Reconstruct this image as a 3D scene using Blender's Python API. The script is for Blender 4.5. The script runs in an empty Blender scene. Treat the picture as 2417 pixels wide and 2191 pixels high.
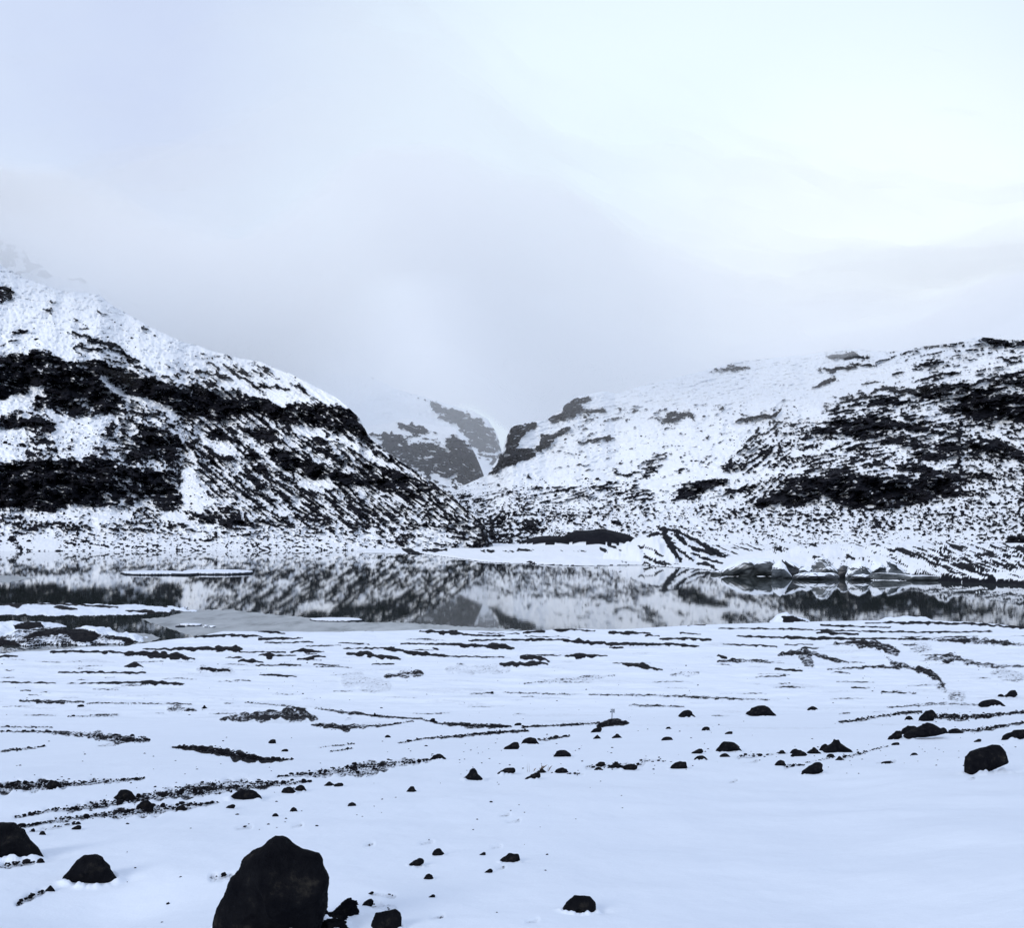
import bpy, math, random
import numpy as np
from mathutils import Vector
random.seed(7)
sc = bpy.context.scene
COL = sc.collection
# ------------------------------------------------------------------ camera, world, sun, exposure
F, CX, HZ, CH = 2600.0, 1208.5, 1253.0, 18.0      # focal length, centre column and horizon row in photo pixels; eye height over the lake
cam_d = bpy.data.cameras.new('camera'); cam = bpy.data.objects.new('camera', cam_d); COL.objects.link(cam)
cam.location = (0, 0, CH); cam.rotation_euler = (math.radians(90), 0, 0)
cam_d.sensor_fit = 'HORIZONTAL'; cam_d.sensor_width = 36; cam_d.lens = 36 * F / 2417
cam_d.shift_y = (HZ - 1095.5) / 2417
cam_d.clip_start = 0.1; cam_d.clip_end = 60000
sc.camera = cam
SUN_EL, SUN_AZ = 23.0, 212.0                       # azimuth clockwise from +Y: behind the camera, a little to its left
w = bpy.data.worlds.new('World'); sc.world = w; w.use_nodes = True
wn, wl = w.node_tree.nodes, w.node_tree.links
for n in list(wn): wn.remove(n)
out = wn.new('ShaderNodeOutputWorld'); bg = wn.new('ShaderNodeBackground'); bg.inputs[1].default_value = 0.12
sky = wn.new('ShaderNodeTexSky'); sky.sky_type = 'NISHITA'; sky.sun_disc = False
sky.sun_elevation = math.radians(SUN_EL); sky.sun_rotation = math.radians(SUN_AZ)
tc = wn.new('ShaderNodeTexCoord'); mp = wn.new('ShaderNodeMapping'); mp.inputs['Scale'].default_value = (1.0, 1.0, 1.7)
mp.inputs['Location'].default_value = (0.35, 0.1, 0.2)
wl.new(tc.outputs['Generated'], mp.inputs[0])
nz = wn.new('ShaderNodeTexNoise'); nz.inputs['Scale'].default_value = 2.6; nz.inputs['Detail'].default_value = 5; nz.inputs['Roughness'].default_value = 0.45
wl.new(mp.outputs[0], nz.inputs['Vector'])
rp = wn.new('ShaderNodeValToRGB')
rp.color_ramp.elements[0].position = 0.30; rp.color_ramp.elements[0].color = (0.60, 0.68, 0.93, 1)
rp.color_ramp.elements[1].position = 0.68; rp.color_ramp.elements[1].color = (0.74, 0.85, 1.02, 1)
wl.new(nz.outputs['Fac'], rp.inputs[0])
# brighter towards the thin cloud in front, over the valley
dt = wn.new('ShaderNodeVectorMath'); dt.operation = 'DOT_PRODUCT'
d0 = Vector((0.16, 1.0, 0.26)).normalized(); dt.inputs[1].default_value = d0
nrm = wn.new('ShaderNodeVectorMath'); nrm.operation = 'NORMALIZE'; wl.new(tc.outputs['Generated'], nrm.inputs[0]); wl.new(nrm.outputs[0], dt.inputs[0])
mr = wn.new('ShaderNodeMapRange'); mr.inputs[1].default_value = 0.89; mr.inputs[2].default_value = 1.0; mr.interpolation_type = 'SMOOTHSTEP'
wl.new(dt.outputs['Value'], mr.inputs[0])
mx = wn.new('ShaderNodeMix'); mx.data_type = 'RGBA'; mx.inputs['B'].default_value = (0.93, 1.07, 1.12, 1)
fm = wn.new('ShaderNodeMath'); fm.operation = 'MULTIPLY'; fm.inputs[1].default_value = 0.85
wl.new(mr.outputs[0], fm.inputs[0]); wl.new(fm.outputs[0], mx.inputs['Factor']); wl.new(rp.outputs[0], mx.inputs['A'])
def lobe(direction, lo, hi, amount, colour, prev):
    dd = wn.new('ShaderNodeVectorMath'); dd.operation = 'DOT_PRODUCT'; dd.inputs[1].default_value = Vector(direction).normalized(); wl.new(nrm.outputs[0], dd.inputs[0])
    r_ = wn.new('ShaderNodeMapRange'); r_.inputs[1].default_value = lo; r_.inputs[2].default_value = hi; r_.inputs[4].default_value = amount; r_.interpolation_type = 'SMOOTHSTEP'
    wl.new(dd.outputs['Value'], r_.inputs[0]); x_ = wn.new('ShaderNodeMix'); x_.data_type = 'RGBA'; x_.inputs['B'].default_value = (*colour, 1)
    wl.new(r_.outputs[0], x_.inputs['Factor']); wl.new(prev, x_.inputs['A']); return x_.outputs['Result']
skyc = lobe((0.34, 1.0, 0.14), 0.955, 0.998, 0.9, (1.02, 1.10, 1.12), mx.outputs['Result'])
skyc = lobe((-0.06, 1.0, 0.15), 0.982, 1.0, 0.45, (0.70, 0.84, 0.96), skyc)
sca = wn.new('ShaderNodeVectorMath'); sca.operation = 'SCALE'; sca.inputs['Scale'].default_value = 7.3
sz_n = wn.new('ShaderNodeSeparateXYZ'); wl.new(nrm.outputs[0], sz_n.inputs[0])
zr = wn.new('ShaderNodeMapRange'); zr.inputs[1].default_value = 0.40; zr.inputs[2].default_value = 0.75; zr.inputs[3].default_value = 1.0; zr.inputs[4].default_value = 0.88   # sky above the view dimmed on purpose, so level snow gets less light
wl.new(sz_n.outputs[2], zr.inputs[0]); sc0 = wn.new('ShaderNodeVectorMath'); sc0.operation = 'SCALE'; wl.new(skyc, sc0.inputs[0]); wl.new(zr.outputs[0], sc0.inputs['Scale'])
wl.new(sc0.outputs[0], sca.inputs[0])
mx2 = wn.new('ShaderNodeMix'); mx2.data_type = 'RGBA'; mx2.inputs['Factor'].default_value = 0.94
wl.new(sky.outputs[0], mx2.inputs['A']); wl.new(sca.outputs[0], mx2.inputs['B'])
wl.new(mx2.outputs['Result'], bg.inputs[0]); wl.new(bg.outputs[0], out.inputs[0])
sl = bpy.data.lights.new('sun', 'SUN'); sl.energy = 1.5; sl.angle = math.radians(20); sl.color = (1.0, 0.97, 0.93)
so = bpy.data.objects.new('sun', sl); COL.objects.link(so)
a, e = math.radians(SUN_AZ), math.radians(SUN_EL)
sd = Vector((math.sin(a) * math.cos(e), math.cos(a) * math.cos(e), math.sin(e)))
so.rotation_euler = sd.to_track_quat('Z', 'Y').to_euler()
sc.view_settings.view_transform = 'Standard'; sc.view_settings.look = 'None'
sc.view_settings.exposure = 0.20; sc.view_settings.gamma = 1.0; sc.view_settings.use_curve_mapping = False
sc.cycles.use_denoising = True; sc.cycles.max_bounces = 14; sc.cycles.volume_bounces = 12; sc.cycles.diffuse_bounces = 3
sc.cycles.caustics_reflective = False; sc.cycles.caustics_refractive = False

# ------------------------------------------------------------------ numpy helpers
def _h(ix, iy, s):
    h = (ix.astype(np.int64) * 374761393 + iy.astype(np.int64) * 668265263 + s * 974634777) & 0xffffffff
    h = ((h ^ (h >> 13)) * 1274126177) & 0xffffffff
    return (h ^ (h >> 16)) & 0xffff
def noise(x, y, s=0):
    x, y = np.broadcast_arrays(np.asarray(x, float), np.asarray(y, float))
    ix, iy = np.floor(x), np.floor(y); fx, fy = x - ix, y - iy
    u, v = fx * fx * fx * (fx * (fx * 6 - 15) + 10), fy * fy * fy * (fy * (fy * 6 - 15) + 10)
    def g(dx, dy):
        a = _h(ix + dx, iy + dy, s) * (2 * math.pi / 65536)
        return np.cos(a) * (fx - dx) + np.sin(a) * (fy - dy)
    a, b, c, d = g(0, 0), g(1, 0), g(0, 1), g(1, 1)
    return 1.5 * ((a * (1 - u) + b * u) * (1 - v) + (c * (1 - u) + d * u) * v)
def fbm(x, y, o=4, s=0, r=0.5):
    t = 0; a = 1.0; n = 0
    for k in range(o):
        t = t + a * noise(x * 2 ** k, y * 2 ** k, s + k * 17); n += a; a *= r
    return t / n * 1.4
def sst(a, b, x):
    t = np.clip((x - a) / (b - a), 0, 1); return t * t * (3 - 2 * t)
def aniso(x, y, deg, L, W, s, o=4):
    c, q = math.cos(math.radians(deg)), math.sin(math.radians(deg))
    return fbm((x * c + y * q) / L, (-x * q + y * c) / W, o, s, 0.6)
ZM = dict(R1=(0, 540, 2.24), R2=(750, 750, 2.52), R3=(1517, 740, 2.24), R4=(0, 1240, 2.52), R5=(800, 1240, 2.52), R6=(1517, 1240, 2.24),
          R7=(480, 1940, 4.8), B1=(0, 1640, 2.52), B2=(400, 1600, 2.52), B3=(1100, 1600, 2.24), B4=(1600, 1560, 2.4676), P=(0, 0, 1))
def Z(z, pts):
    x0, y0, k = ZM[z]; return [(x0 + p[0] / k, y0 + p[1] / k) + tuple(q / k for q in p[2:]) for p in pts]
# surface-cover maps: how much bare rock the snow leaves, indexed by where on the slope it lies
MX0, MY0, MS = -200, 480, 2.0; MW, MH = 1410, 870
class Map:
    def __init__(s, v=0.0): s.a = np.full((MH, MW), float(v), np.float32)
    def win(s, x0, y0, x1, y1):
        i0, i1 = max(0, int((x0 - MX0) / MS)), min(MW, int((x1 - MX0) / MS) + 2)
        j0, j1 = max(0, int((y0 - MY0) / MS)), min(MH, int((y1 - MY0) / MS) + 2)
        gx, gy = np.meshgrid(MX0 + np.arange(i0, i1) * MS, MY0 + np.arange(j0, j1) * MS)
        return (slice(j0, j1), slice(i0, i1)), gx, gy
    def poly(s, pts, v, mode='set'):
        xs, ys = [p[0] for p in pts], [p[1] for p in pts]
        sl_, gx, gy = s.win(min(xs), min(ys), max(xs), max(ys))
        if gx.size == 0: return
        ins = np.zeros(gx.shape, bool)
        for k in range(len(pts)):
            x1, y1 = pts[k]; x2, y2 = pts[k - 1]
            if y1 == y2: continue
            ins ^= ((y1 > gy) != (y2 > gy)) & (gx < (x2 - x1) * (gy - y1) / (y2 - y1) + x1)
        A = s.a[sl_]; A[ins] = v if mode == 'set' else np.maximum(A[ins], v)
    def stroke(s, pts, v, wk=1.0, mode='max'):
        for p, q in zip(pts[:-1], pts[1:]):
            m = max(p[2], q[2]) * wk + 4
            sl_, gx, gy = s.win(min(p[0], q[0]) - m, min(p[1], q[1]) - m, max(p[0], q[0]) + m, max(p[1], q[1]) + m)
            if gx.size == 0: continue
            dx, dy = q[0] - p[0], q[1] - p[1]; L = max(dx * dx + dy * dy, 1e-6)
            t = np.clip(((gx - p[0]) * dx + (gy - p[1]) * dy) / L, 0, 1)
            d = np.hypot(gx - p[0] - t * dx, gy - p[1] - t * dy); r = (p[2] + t * (q[2] - p[2])) * 0.5 * wk
            k = np.clip((r - d) / 2.0 + 0.6, 0, 1)
            A = s.a[sl_]; A[:] = np.maximum(A, v * k) if mode == 'max' else A + (v - A) * k
    def blur(s, r, n=2):
        for _ in range(n):
            for ax in (0, 1):
                p = np.pad(s.a, [(r + 1, r), (0, 0)] if ax == 0 else [(0, 0), (r + 1, r)], mode='edge').astype(np.float64)
                c = np.cumsum(p, ax)
                s.a = ((c[2 * r + 1:] - c[:-2 * r - 1]) if ax == 0 else (c[:, 2 * r + 1:] - c[:, :-2 * r - 1])).astype(np.float32) / (2 * r + 1)
        return s
    def copy(s): m = Map(); m.a = s.a.copy(); return m
    def at(s, x, y):
        fx = np.clip((x - MX0) / MS, 0, MW - 1.001); fy = np.clip((y - MY0) / MS, 0, MH - 1.001)
        i, j = fx.astype(int), fy.astype(int); u, v = fx - i, fy - j; A = s.a
        return (A[j, i] * (1 - u) + A[j, i + 1] * u) * (1 - v) + (A[j + 1, i] * (1 - u) + A[j + 1, i + 1] * u) * v

def grid_mesh(name, X, Y, Zc, attrs, mat, smooth=True):
    r, c = X.shape
    me = bpy.data.meshes.new(name); me.vertices.add(r * c)
    me.vertices.foreach_set('co', np.stack([X, Y, Zc], -1).astype(np.float32).ravel())
    idx = np.arange(r * c).reshape(r, c)
    q = np.stack([idx[:-1, :-1], idx[:-1, 1:], idx[1:, 1:], idx[1:, :-1]], -1).reshape(-1, 4)
    me.loops.add(q.size); me.loops.foreach_set('vertex_index', q.ravel().astype(np.int32))
    me.polygons.add(len(q)); me.polygons.foreach_set('loop_start', np.arange(0, q.size, 4, dtype=np.int32))
    me.polygons.foreach_set('use_smooth', np.full(len(q), smooth))
    me.update()
    for k, v in attrs.items():
        at = me.attributes.new(k, 'FLOAT', 'POINT'); at.data.foreach_set('value', np.broadcast_to(v, X.shape).astype(np.float32).ravel())
    me.materials.append(mat); o = bpy.data.objects.new(name, me); COL.objects.link(o)
    return o
def raw_mesh(name, V, Fc, mats, mi=None, smooth=False, parent=None):
    me = bpy.data.meshes.new(name); me.from_pydata([tuple(v) for v in V], [], [tuple(f) for f in Fc])
    for m in (mats if isinstance(mats, list) else [mats]): me.materials.append(m)
    if mi is not None: me.polygons.foreach_set('material_index', np.asarray(mi, np.int32))
    me.polygons.foreach_set('use_smooth', np.full(len(Fc), smooth)); me.update()
    o = bpy.data.objects.new(name, me); COL.objects.link(o); o.parent = parent
    return o
def tag(o, label=None, cat=None, group=None, kind=None):
    if label: o['label'] = label
    if cat: o['category'] = cat
    if group: o['group'] = group
    if kind: o['kind'] = kind
    return o

# ------------------------------------------------------------------ materials
def newmat(n):
    m = bpy.data.materials.new(n); m.use_nodes = True; nt = m.node_tree
    return m, nt.nodes, nt.links, nt.nodes['Principled BSDF']
def nnoise(N, L, scale, detail=4, rough=0.55, vec=None, sc3=None):
    g = N.new('ShaderNodeNewGeometry'); src = g.outputs['Position']
    if sc3:
        m = N.new('ShaderNodeMapping'); m.inputs['Scale'].default_value = sc3; L.new(src, m.inputs[0]); src = m.outputs[0]
    n = N.new('ShaderNodeTexNoise'); n.inputs['Scale'].default_value = scale; n.inputs['Detail'].default_value = detail; n.inputs['Roughness'].default_value = rough
    L.new(src, n.inputs['Vector']); return n.outputs['Fac']
def math_(N, L, op, a, b, clamp=False):
    m = N.new('ShaderNodeMath'); m.operation = op; m.use_clamp = clamp
    for i, v in enumerate((a, b)):
        if hasattr(v, 'is_output'): L.new(v, m.inputs[i])
        else: m.inputs[i].default_value = v
    return m.outputs[0]
def ramp(N, L, src, stops):
    r = N.new('ShaderNodeValToRGB'); els = r.color_ramp.elements
    while len(els) < len(stops): els.new(0.5)
    for e_, (p, c) in zip(els, stops): e_.position = p; e_.color = (*c, 1)
    L.new(src, r.inputs[0]); return r.outputs[0]
def mixc(N, L, f, a, b):
    m = N.new('ShaderNodeMix'); m.data_type = 'RGBA'
    for k, v in (('Factor', f), ('A', a), ('B', b)):
        if hasattr(v, 'is_output'): L.new(v, m.inputs[k])
        else: m.inputs[k].default_value = v if k == 'Factor' else (*v, 1)
    return m.outputs['Result']
def cover_mat(name, snow, rk1, rk2, ns, nscale, namp, bump, bd, snow_var=(0.97, 1.0)):
    m, N, L, B = newmat(name)
    at = N.new('ShaderNodeAttribute'); at.attribute_name = 'rock'
    n = nnoise(N, L, nscale, 6, 0.65)
    f = math_(N, L, 'ADD', at.outputs['Fac'], math_(N, L, 'MULTIPLY', math_(N, L, 'SUBTRACT', n, 0.5), namp))
    f = math_(N, L, 'MULTIPLY', math_(N, L, 'SUBTRACT', f, 0.40), 5.0, True)
    thin = math_(N, L, 'MULTIPLY', math_(N, L, 'SUBTRACT', at.outputs['Fac'], 0.08), 0.95, True); thin = math_(N, L, 'MULTIPLY', thin, math_(N, L, 'MULTIPLY', n, 1.6))
    rc = ramp(N, L, nnoise(N, L, ns, 5, 0.6), [(0.35, rk1), (0.65, rk2)])
    n2 = nnoise(N, L, ns * 0.4, 4)
    scl = ramp(N, L, n2, [(0.3, tuple(c * snow_var[0] for c in snow)), (0.7, tuple(c * snow_var[1] for c in snow))])
    L.new(mixc(N, L, f, mixc(N, L, thin, scl, (0.10, 0.11, 0.14)), rc), B.inputs['Base Color'])
    L.new(math_(N, L, 'ADD', math_(N, L, 'MULTIPLY', f, 0.25), 0.6), B.inputs['Roughness'])
    B.inputs['Specular IOR Level'].default_value = 0.06
    bp = N.new('ShaderNodeBump'); bp.inputs['Strength'].default_value = bump; bp.inputs['Distance'].default_value = bd
    L.new(nnoise(N, L, nscale * 1.3, 6, 0.7), bp.inputs['Height']); L.new(bp.outputs[0], B.inputs['Normal'])
    return m
SNOW = (0.79, 0.86, 0.96)
M_mtn = cover_mat('rock and snow on the slopes', (0.88, 0.92, 0.97), (0.004, 0.005, 0.009), (0.014, 0.014, 0.019), 0.03, 0.12, 0.55, 0.25, 2.0, (0.96, 1.0))
M_ground = cover_mat('snow over black gravel', SNOW, (0.004, 0.005, 0.009), (0.016, 0.015, 0.017), 1.3, 6.0, 0.45, 0.22, 0.04, (0.975, 1.0))
def rock_mat(name, c1, c2, c3, sc_=6.0):
    m, N, L, B = newmat(name)
    tcn = N.new('ShaderNodeTexCoord')
    n1 = N.new('ShaderNodeTexNoise'); n1.inputs['Scale'].default_value = sc_; n1.inputs['Detail'].default_value = 8; n1.inputs['Roughness'].default_value = 0.65
    L.new(tcn.outputs['Object'], n1.inputs['Vector'])
    c = ramp(N, L, n1.outputs['Fac'], [(0.38, c1), (0.57, c2), (0.74, c3)])
    L.new(c, B.inputs['Base Color']); B.inputs['Roughness'].default_value = 0.85; B.inputs['Specular IOR Level'].default_value = 0.06
    bp = N.new('ShaderNodeBump'); bp.inputs['Strength'].default_value = 1.0; bp.inputs['Distance'].default_value = 0.05
    n2 = N.new('ShaderNodeTexNoise'); n2.inputs['Scale'].default_value = sc_ * 4; n2.inputs['Detail'].default_value = 8; n2.inputs['Roughness'].default_value = 0.7
    L.new(tcn.outputs['Object'], n2.inputs['Vector']); L.new(n2.outputs['Fac'], bp.inputs['Height']); L.new(bp.outputs[0], B.inputs['Normal'])
    return m
M_rock = rock_mat('black basalt', (0.003, 0.0035, 0.006), (0.008, 0.0085, 0.011), (0.050, 0.045, 0.038))
M_stone = rock_mat('dark gravel', (0.004, 0.005, 0.008), (0.010, 0.010, 0.014), (0.035, 0.032, 0.030), 2.0)
def ice_mat(name, ice1, ice2, lo, hi, scale=0.25):
    m, N, L, B = newmat(name)
    g = N.new('ShaderNodeNewGeometry'); sx = N.new('ShaderNodeSeparateXYZ'); L.new(g.outputs['Normal'], sx.inputs[0])
    up = math_(N, L, 'ADD', sx.outputs[2], math_(N, L, 'MULTIPLY', math_(N, L, 'SUBTRACT', nnoise(N, L, scale * 2, 4), 0.5), 0.8))
    f = math_(N, L, 'MULTIPLY', math_(N, L, 'SUBTRACT', up, lo), 1 / (hi - lo), True)
    ic = ramp(N, L, nnoise(N, L, scale, 6, 0.7, sc3=(1, 1, 3)), [(0.38, ice1), (0.62, ice2)])
    L.new(mixc(N, L, f, ic, SNOW), B.inputs['Base Color']); B.inputs['Roughness'].default_value = 0.5
    return m
M_ice = ice_mat('dirty glacier ice under snow', (0.015, 0.02, 0.026), (0.12, 0.14, 0.16), 0.25, 0.5)
M_ice_pale = ice_mat('ash streaked pale ice', (0.012, 0.018, 0.024), (0.15, 0.18, 0.22), 0.10, 0.22, 0.12)
M_floe = ice_mat('snowy floe ice', (0.01, 0.013, 0.018), (0.06, 0.07, 0.09), 0.5, 0.62, 0.1)
M_floe_edge = cover_mat('floe snow and bare dark ice edge', (0.80, 0.86, 0.95), (0.008, 0.010, 0.015), (0.03, 0.035, 0.045), 0.5, 2.0, 0.25, 0.05, 0.02)
m, N, L, B = newmat('silty still water'); M_water = m
B.inputs['Base Color'].default_value = (0.045, 0.055, 0.055, 1); B.inputs['Roughness'].default_value = 0.02; B.inputs['IOR'].default_value = 1.36
B.inputs['Specular IOR Level'].default_value = 0.62
bp = N.new('ShaderNodeBump'); bp.inputs['Strength'].default_value = 1.0; bp.inputs['Distance'].default_value = 0.003
rn = nnoise(N, L, 0.5, 3, 0.5, sc3=(1, 1, 1)); L.new(rn, bp.inputs['Height']); L.new(bp.outputs[0], B.inputs['Normal'])
m, N, L, B = newmat('grey slush ice'); M_slush = m
L.new(ramp(N, L, nnoise(N, L, 0.22, 7, 0.68, sc3=(1, 0.35, 1)), [(0.36, (0.14, 0.16, 0.17)), (0.46, (0.30, 0.33, 0.35)), (0.68, (0.44, 0.47, 0.49))]), B.inputs['Base Color'])
B.inputs['Roughness'].default_value = 0.35; B.inputs['Specular IOR Level'].default_value = 0.3
def plain_mat(n, c, r=0.5, met=0.0):
    m, N, L, B = newmat(n); 
    L.new(ramp(N, L, nnoise(N, L, 25, 4), [(0.3, tuple(x * 0.8 for x in c)), (0.7, c)]), B.inputs['Base Color'])
    B.inputs['Roughness'].default_value = r; B.inputs['Metallic'].default_value = met; return m

# ------------------------------------------------------------------ traced cover: mountains
LM = Map(0.50); LC = Map(0.0)
def lp(z, pts, v=1.0):
    LM.poly(Z(z, pts), min(v, 0.79))
    if v > 0.8: LC.poly(Z(z, pts), 1.0)
# upper snowfields
lp('R1', [(-400, -200), (2100, -200), (2100, 1000), (1940, 1000), (1840, 955), (1760, 930), (1640, 905), (1480, 935), (1330, 872), (1150, 800), (1000, 740), (880, 780), (760, 730), (640, 700), (480, 690), (330, 690), (240, 640), (100, 650), (-400, 690)], 0.07)
lp('R1', [(350, 540), (420, 540), (620, 610), (760, 720), (880, 780), (1000, 750), (1150, 790), (1000, 820), (860, 800), (640, 735), (440, 690), (370, 620)], 0.36)
lp('R1', [(0, 520), (180, 520), (240, 640), (100, 650), (0, 670)], 0.18)
lp('R1', [(950, 655), (1200, 660), (1400, 720), (1540, 800), (1400, 800), (1150, 730)], 0.28)
lp('R1', [(-300, 300), (60, 310), (85, 350), (20, 385), (-300, 380)], 0.75)
for pl in ([(-400, 690), (0, 680), (60, 660), (150, 665), (240, 650), (230, 690), (330, 700), (450, 705), (560, 700), (650, 745), (600, 770), (560, 790), (520, 780), (560, 850), (600, 880), (560, 880), (480, 870), (400, 900), (290, 885), (220, 870), (240, 810), (150, 850), (60, 880), (0, 905), (-400, 940)],
           [(560, 790), (620, 770), (700, 760), (800, 780), (870, 830), (960, 850), (1060, 840), (1150, 880), (1250, 900), (1330, 880), (1420, 920), (1480, 940), (1600, 920), (1660, 915), (1760, 940), (1840, 960), (1910, 1020), (1945, 1090), (1900, 1105), (1800, 1065), (1700, 1050), (1560, 1035), (1450, 1000), (1350, 960), (1250, 990), (1220, 1020), (1100, 1000), (1000, 985), (900, 960), (880, 940), (780, 915), (700, 880), (640, 860), (590, 830)],
           [(180, 900), (260, 930), (300, 980), (400, 990), (420, 930), (380, 900), (300, 890)], [(450, 870), (560, 890), (640, 900), (620, 960), (540, 980), (480, 940)],
           [(-400, 1000), (0, 1000), (100, 1010), (200, 1000), (260, 1010), (330, 1060), (280, 1070), (200, 1040), (100, 1050), (-400, 1040)],
           [(720, 1090), (760, 1060), (850, 1040), (900, 1060), (960, 1110), (1030, 1160), (960, 1200), (900, 1230), (800, 1200), (700, 1230), (650, 1200), (730, 1150)],
           [(-400, 1240), (0, 1240), (130, 1240), (270, 1220), (330, 1260), (450, 1230), (560, 1220), (600, 1270), (570, 1300), (630, 1350), (670, 1420), (620, 1470), (560, 1470), (500, 1480), (430, 1455), (340, 1470), (270, 1495), (170, 1480), (100, 1465), (0, 1480), (-400, 1480)],
           [(560, 1210), (640, 1260), (760, 1280), (960, 1290), (980, 1330), (950, 1420), (900, 1470), (840, 1440), (760, 1400), (680, 1380), (640, 1330)],
           [(1230, 1030), (1350, 1060), (1450, 1080), (1520, 1140), (1440, 1130), (1330, 1100), (1260, 1060)], [(1060, 1060), (1150, 1070), (1260, 1120), (1200, 1125), (1100, 1095)],
           [(1280, 1150), (1400, 1180), (1440, 1170), (1540, 1190), (1650, 1210), (1740, 1270), (1830, 1290), (1900, 1320), (2016, 1330), (2016, 1370), (1900, 1360), (1800, 1340), (1700, 1320), (1560, 1310), (1480, 1270), (1420, 1230), (1330, 1200)],
           [(1640, 1155), (1760, 1160), (1790, 1200), (1700, 1195)], [(960, 1495), (1040, 1500), (1150, 1530), (1140, 1550), (1060, 1555), (1000, 1530)],
           [(1150, 1540), (1300, 1520), (1350, 1560), (1380, 1575), (1260, 1575)], [(1150, 1195), (1240, 1200), (1240, 1225), (1170, 1215)], [(1260, 1250), (1340, 1240), (1400, 1280), (1300, 1290)]):
    lp('R1', pl)
for pl in ([(200, 850), (330, 870), (420, 900), (500, 930), (600, 970), (700, 1010), (640, 1040), (560, 1080), (480, 1060), (400, 1020), (250, 980), (240, 960), (350, 960), (300, 900)],
           [(0, 880), (80, 910), (200, 930), (250, 980), (150, 1010), (50, 960), (0, 940)], [(0, 770), (80, 775), (140, 820), (60, 830), (0, 820)],
           [(0, 510), (120, 520), (200, 560), (260, 620), (300, 700), (230, 710), (150, 670), (80, 650), (0, 640)]):
    lp('R2', pl)
lp('R1', [(-400, 1060), (130, 1060), (140, 1200), (60, 1240), (-400, 1230)], 0.16)
lp('R1', [(-400, 940), (0, 915), (80, 880), (230, 815), (200, 880), (160, 920), (0, 990), (-400, 1000)], 0.10)
lp('R1', [(400, 1010), (600, 980), (560, 1060), (470, 1200), (400, 1210), (380, 1100)], 0.22)
lp('R1', [(280, 1040), (420, 1010), (380, 1080), (330, 1200), (300, 1160)], 0.15)
lp('R1', [(950, 1290), (1000, 1260), (1050, 1300), (1090, 1400), (1130, 1440), (1080, 1500), (950, 1480)], 0.14)
lp('R1', [(1010, 1070), (1120, 1110), (1240, 1150), (1250, 1180), (1150, 1180), (1080, 1130)], 0.10)
lp('R1', [(1580, 1330), (1700, 1325), (1790, 1350), (1700, 1400), (1620, 1380)], 0.2)
lp('R1', [(850, 1480), (960, 1500), (1050, 1560), (1160, 1560), (1100, 1590), (850, 1530)], 0.18)
lp('R1', [(120, 1490), (270, 1500), (430, 1465), (560, 1480), (660, 1470), (700, 1530), (500, 1560), (130, 1530)], 0.22)
lp('R1', [(-400, 1600), (2016, 1590), (2400, 1600), (2400, 1705), (-400, 1705)], 0.34)
lp('R1', [(0, 1620), (330, 1630), (300, 1690), (0, 1690)], 0.12)
for s_ in ([(545, 790, 20), (620, 860, 26), (720, 900, 30), (880, 955, 36), (920, 1010, 30)], [(230, 930, 12), (290, 1000, 24), (420, 1020, 30)], [(900, 1060, 14), (980, 1130, 20), (1040, 1240, 24), (1000, 1290, 30)],
           [(1060, 1150, 14), (1200, 1290, 16), (1270, 1420, 14)], [(1300, 1110, 16), (1400, 1200, 18), (1500, 1290, 24), (1620, 1340, 20)], [(1540, 1140, 14), (1640, 1200, 14), (1700, 1240, 10)],
           [(1560, 1060, 24), (1700, 1090, 30), (1850, 1130, 26), (2016, 1230, 26)], [(1250, 1180, 20), (1280, 1260, 16), (1230, 1300, 12)]):
    LM.stroke(Z('R1', s_), 0.08, mode='set')
for s_ in ([(400, 545, 20), (600, 620, 20), (700, 690, 10)], [(1120, 725, 14), (1200, 800, 10)], [(1210, 745, 14), (1350, 830, 14), (1420, 900, 8)], [(1370, 820, 16), (1450, 835, 14), (1530, 850, 10)],
           [(1570, 830, 15), (1700, 920, 8)], [(1030, 740, 10), (1190, 790, 10)], [(1020, 695, 12), (1055, 697, 12)], [(1090, 712, 10), (1145, 712, 10)], [(1115, 680, 10), (1155, 678, 10)], [(60, 548, 10), (130, 530, 16)], [(530, 435, 18), (565, 455, 10)], [(430, 520, 10), (470, 530, 10)], [(0, 620, 12), (50, 600, 10), (110, 588, 6)],
           [(760, 515, 7), (785, 530, 7)], [(225, 425, 10), (280, 435, 10)], [(390, 470, 12), (410, 475, 10)], [(260, 380, 10), (290, 395, 10)], [(60, 1640, 40), (120, 1700, 20)], [(1340, 720, 12), (1400, 740, 16)]):
    LM.stroke(Z('R1', s_), 0.8)
for k in range(14):   # parallel chutes of dark scree down the right flank
    x0 = 1000 + k * 78 + random.uniform(-20, 20); y0 = 1180 + k * 22 + random.uniform(-60, 60)
    LM.stroke(Z('R1', [(x0, y0, 6), (x0 + 70, y0 + 110, 16), (x0 + 170, y0 + 240, 8)]), 0.85)
for k in range(26):
    x0 = random.uniform(560, 1560); y0 = 640 + (x0 - 560) * 0.13 + random.uniform(-10, 70); l_ = random.uniform(40, 130)
    LM.stroke(Z('R1', [(x0, y0, 3), (x0 + l_ * .5, y0 + l_ * .36, random.uniform(5, 10)), (x0 + l_, y0 + l_ * .72, 3)]), random.uniform(0.6, 0.85))
for k in range(60):   # snow-filled gullies across the darker rock
    x0, y0 = random.uniform(420, 2000), random.uniform(820, 1480); l_ = random.uniform(50, 190)
    LM.stroke(Z('R1', [(x0, y0, 3), (x0 + l_ * .5, y0 + l_ * .40, random.uniform(6, 13)), (x0 + l_, y0 + l_ * .85, 3)]), 0.12, mode='set')
LMb = LM.copy().blur(1, 1); LC.blur(4, 2)

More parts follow.
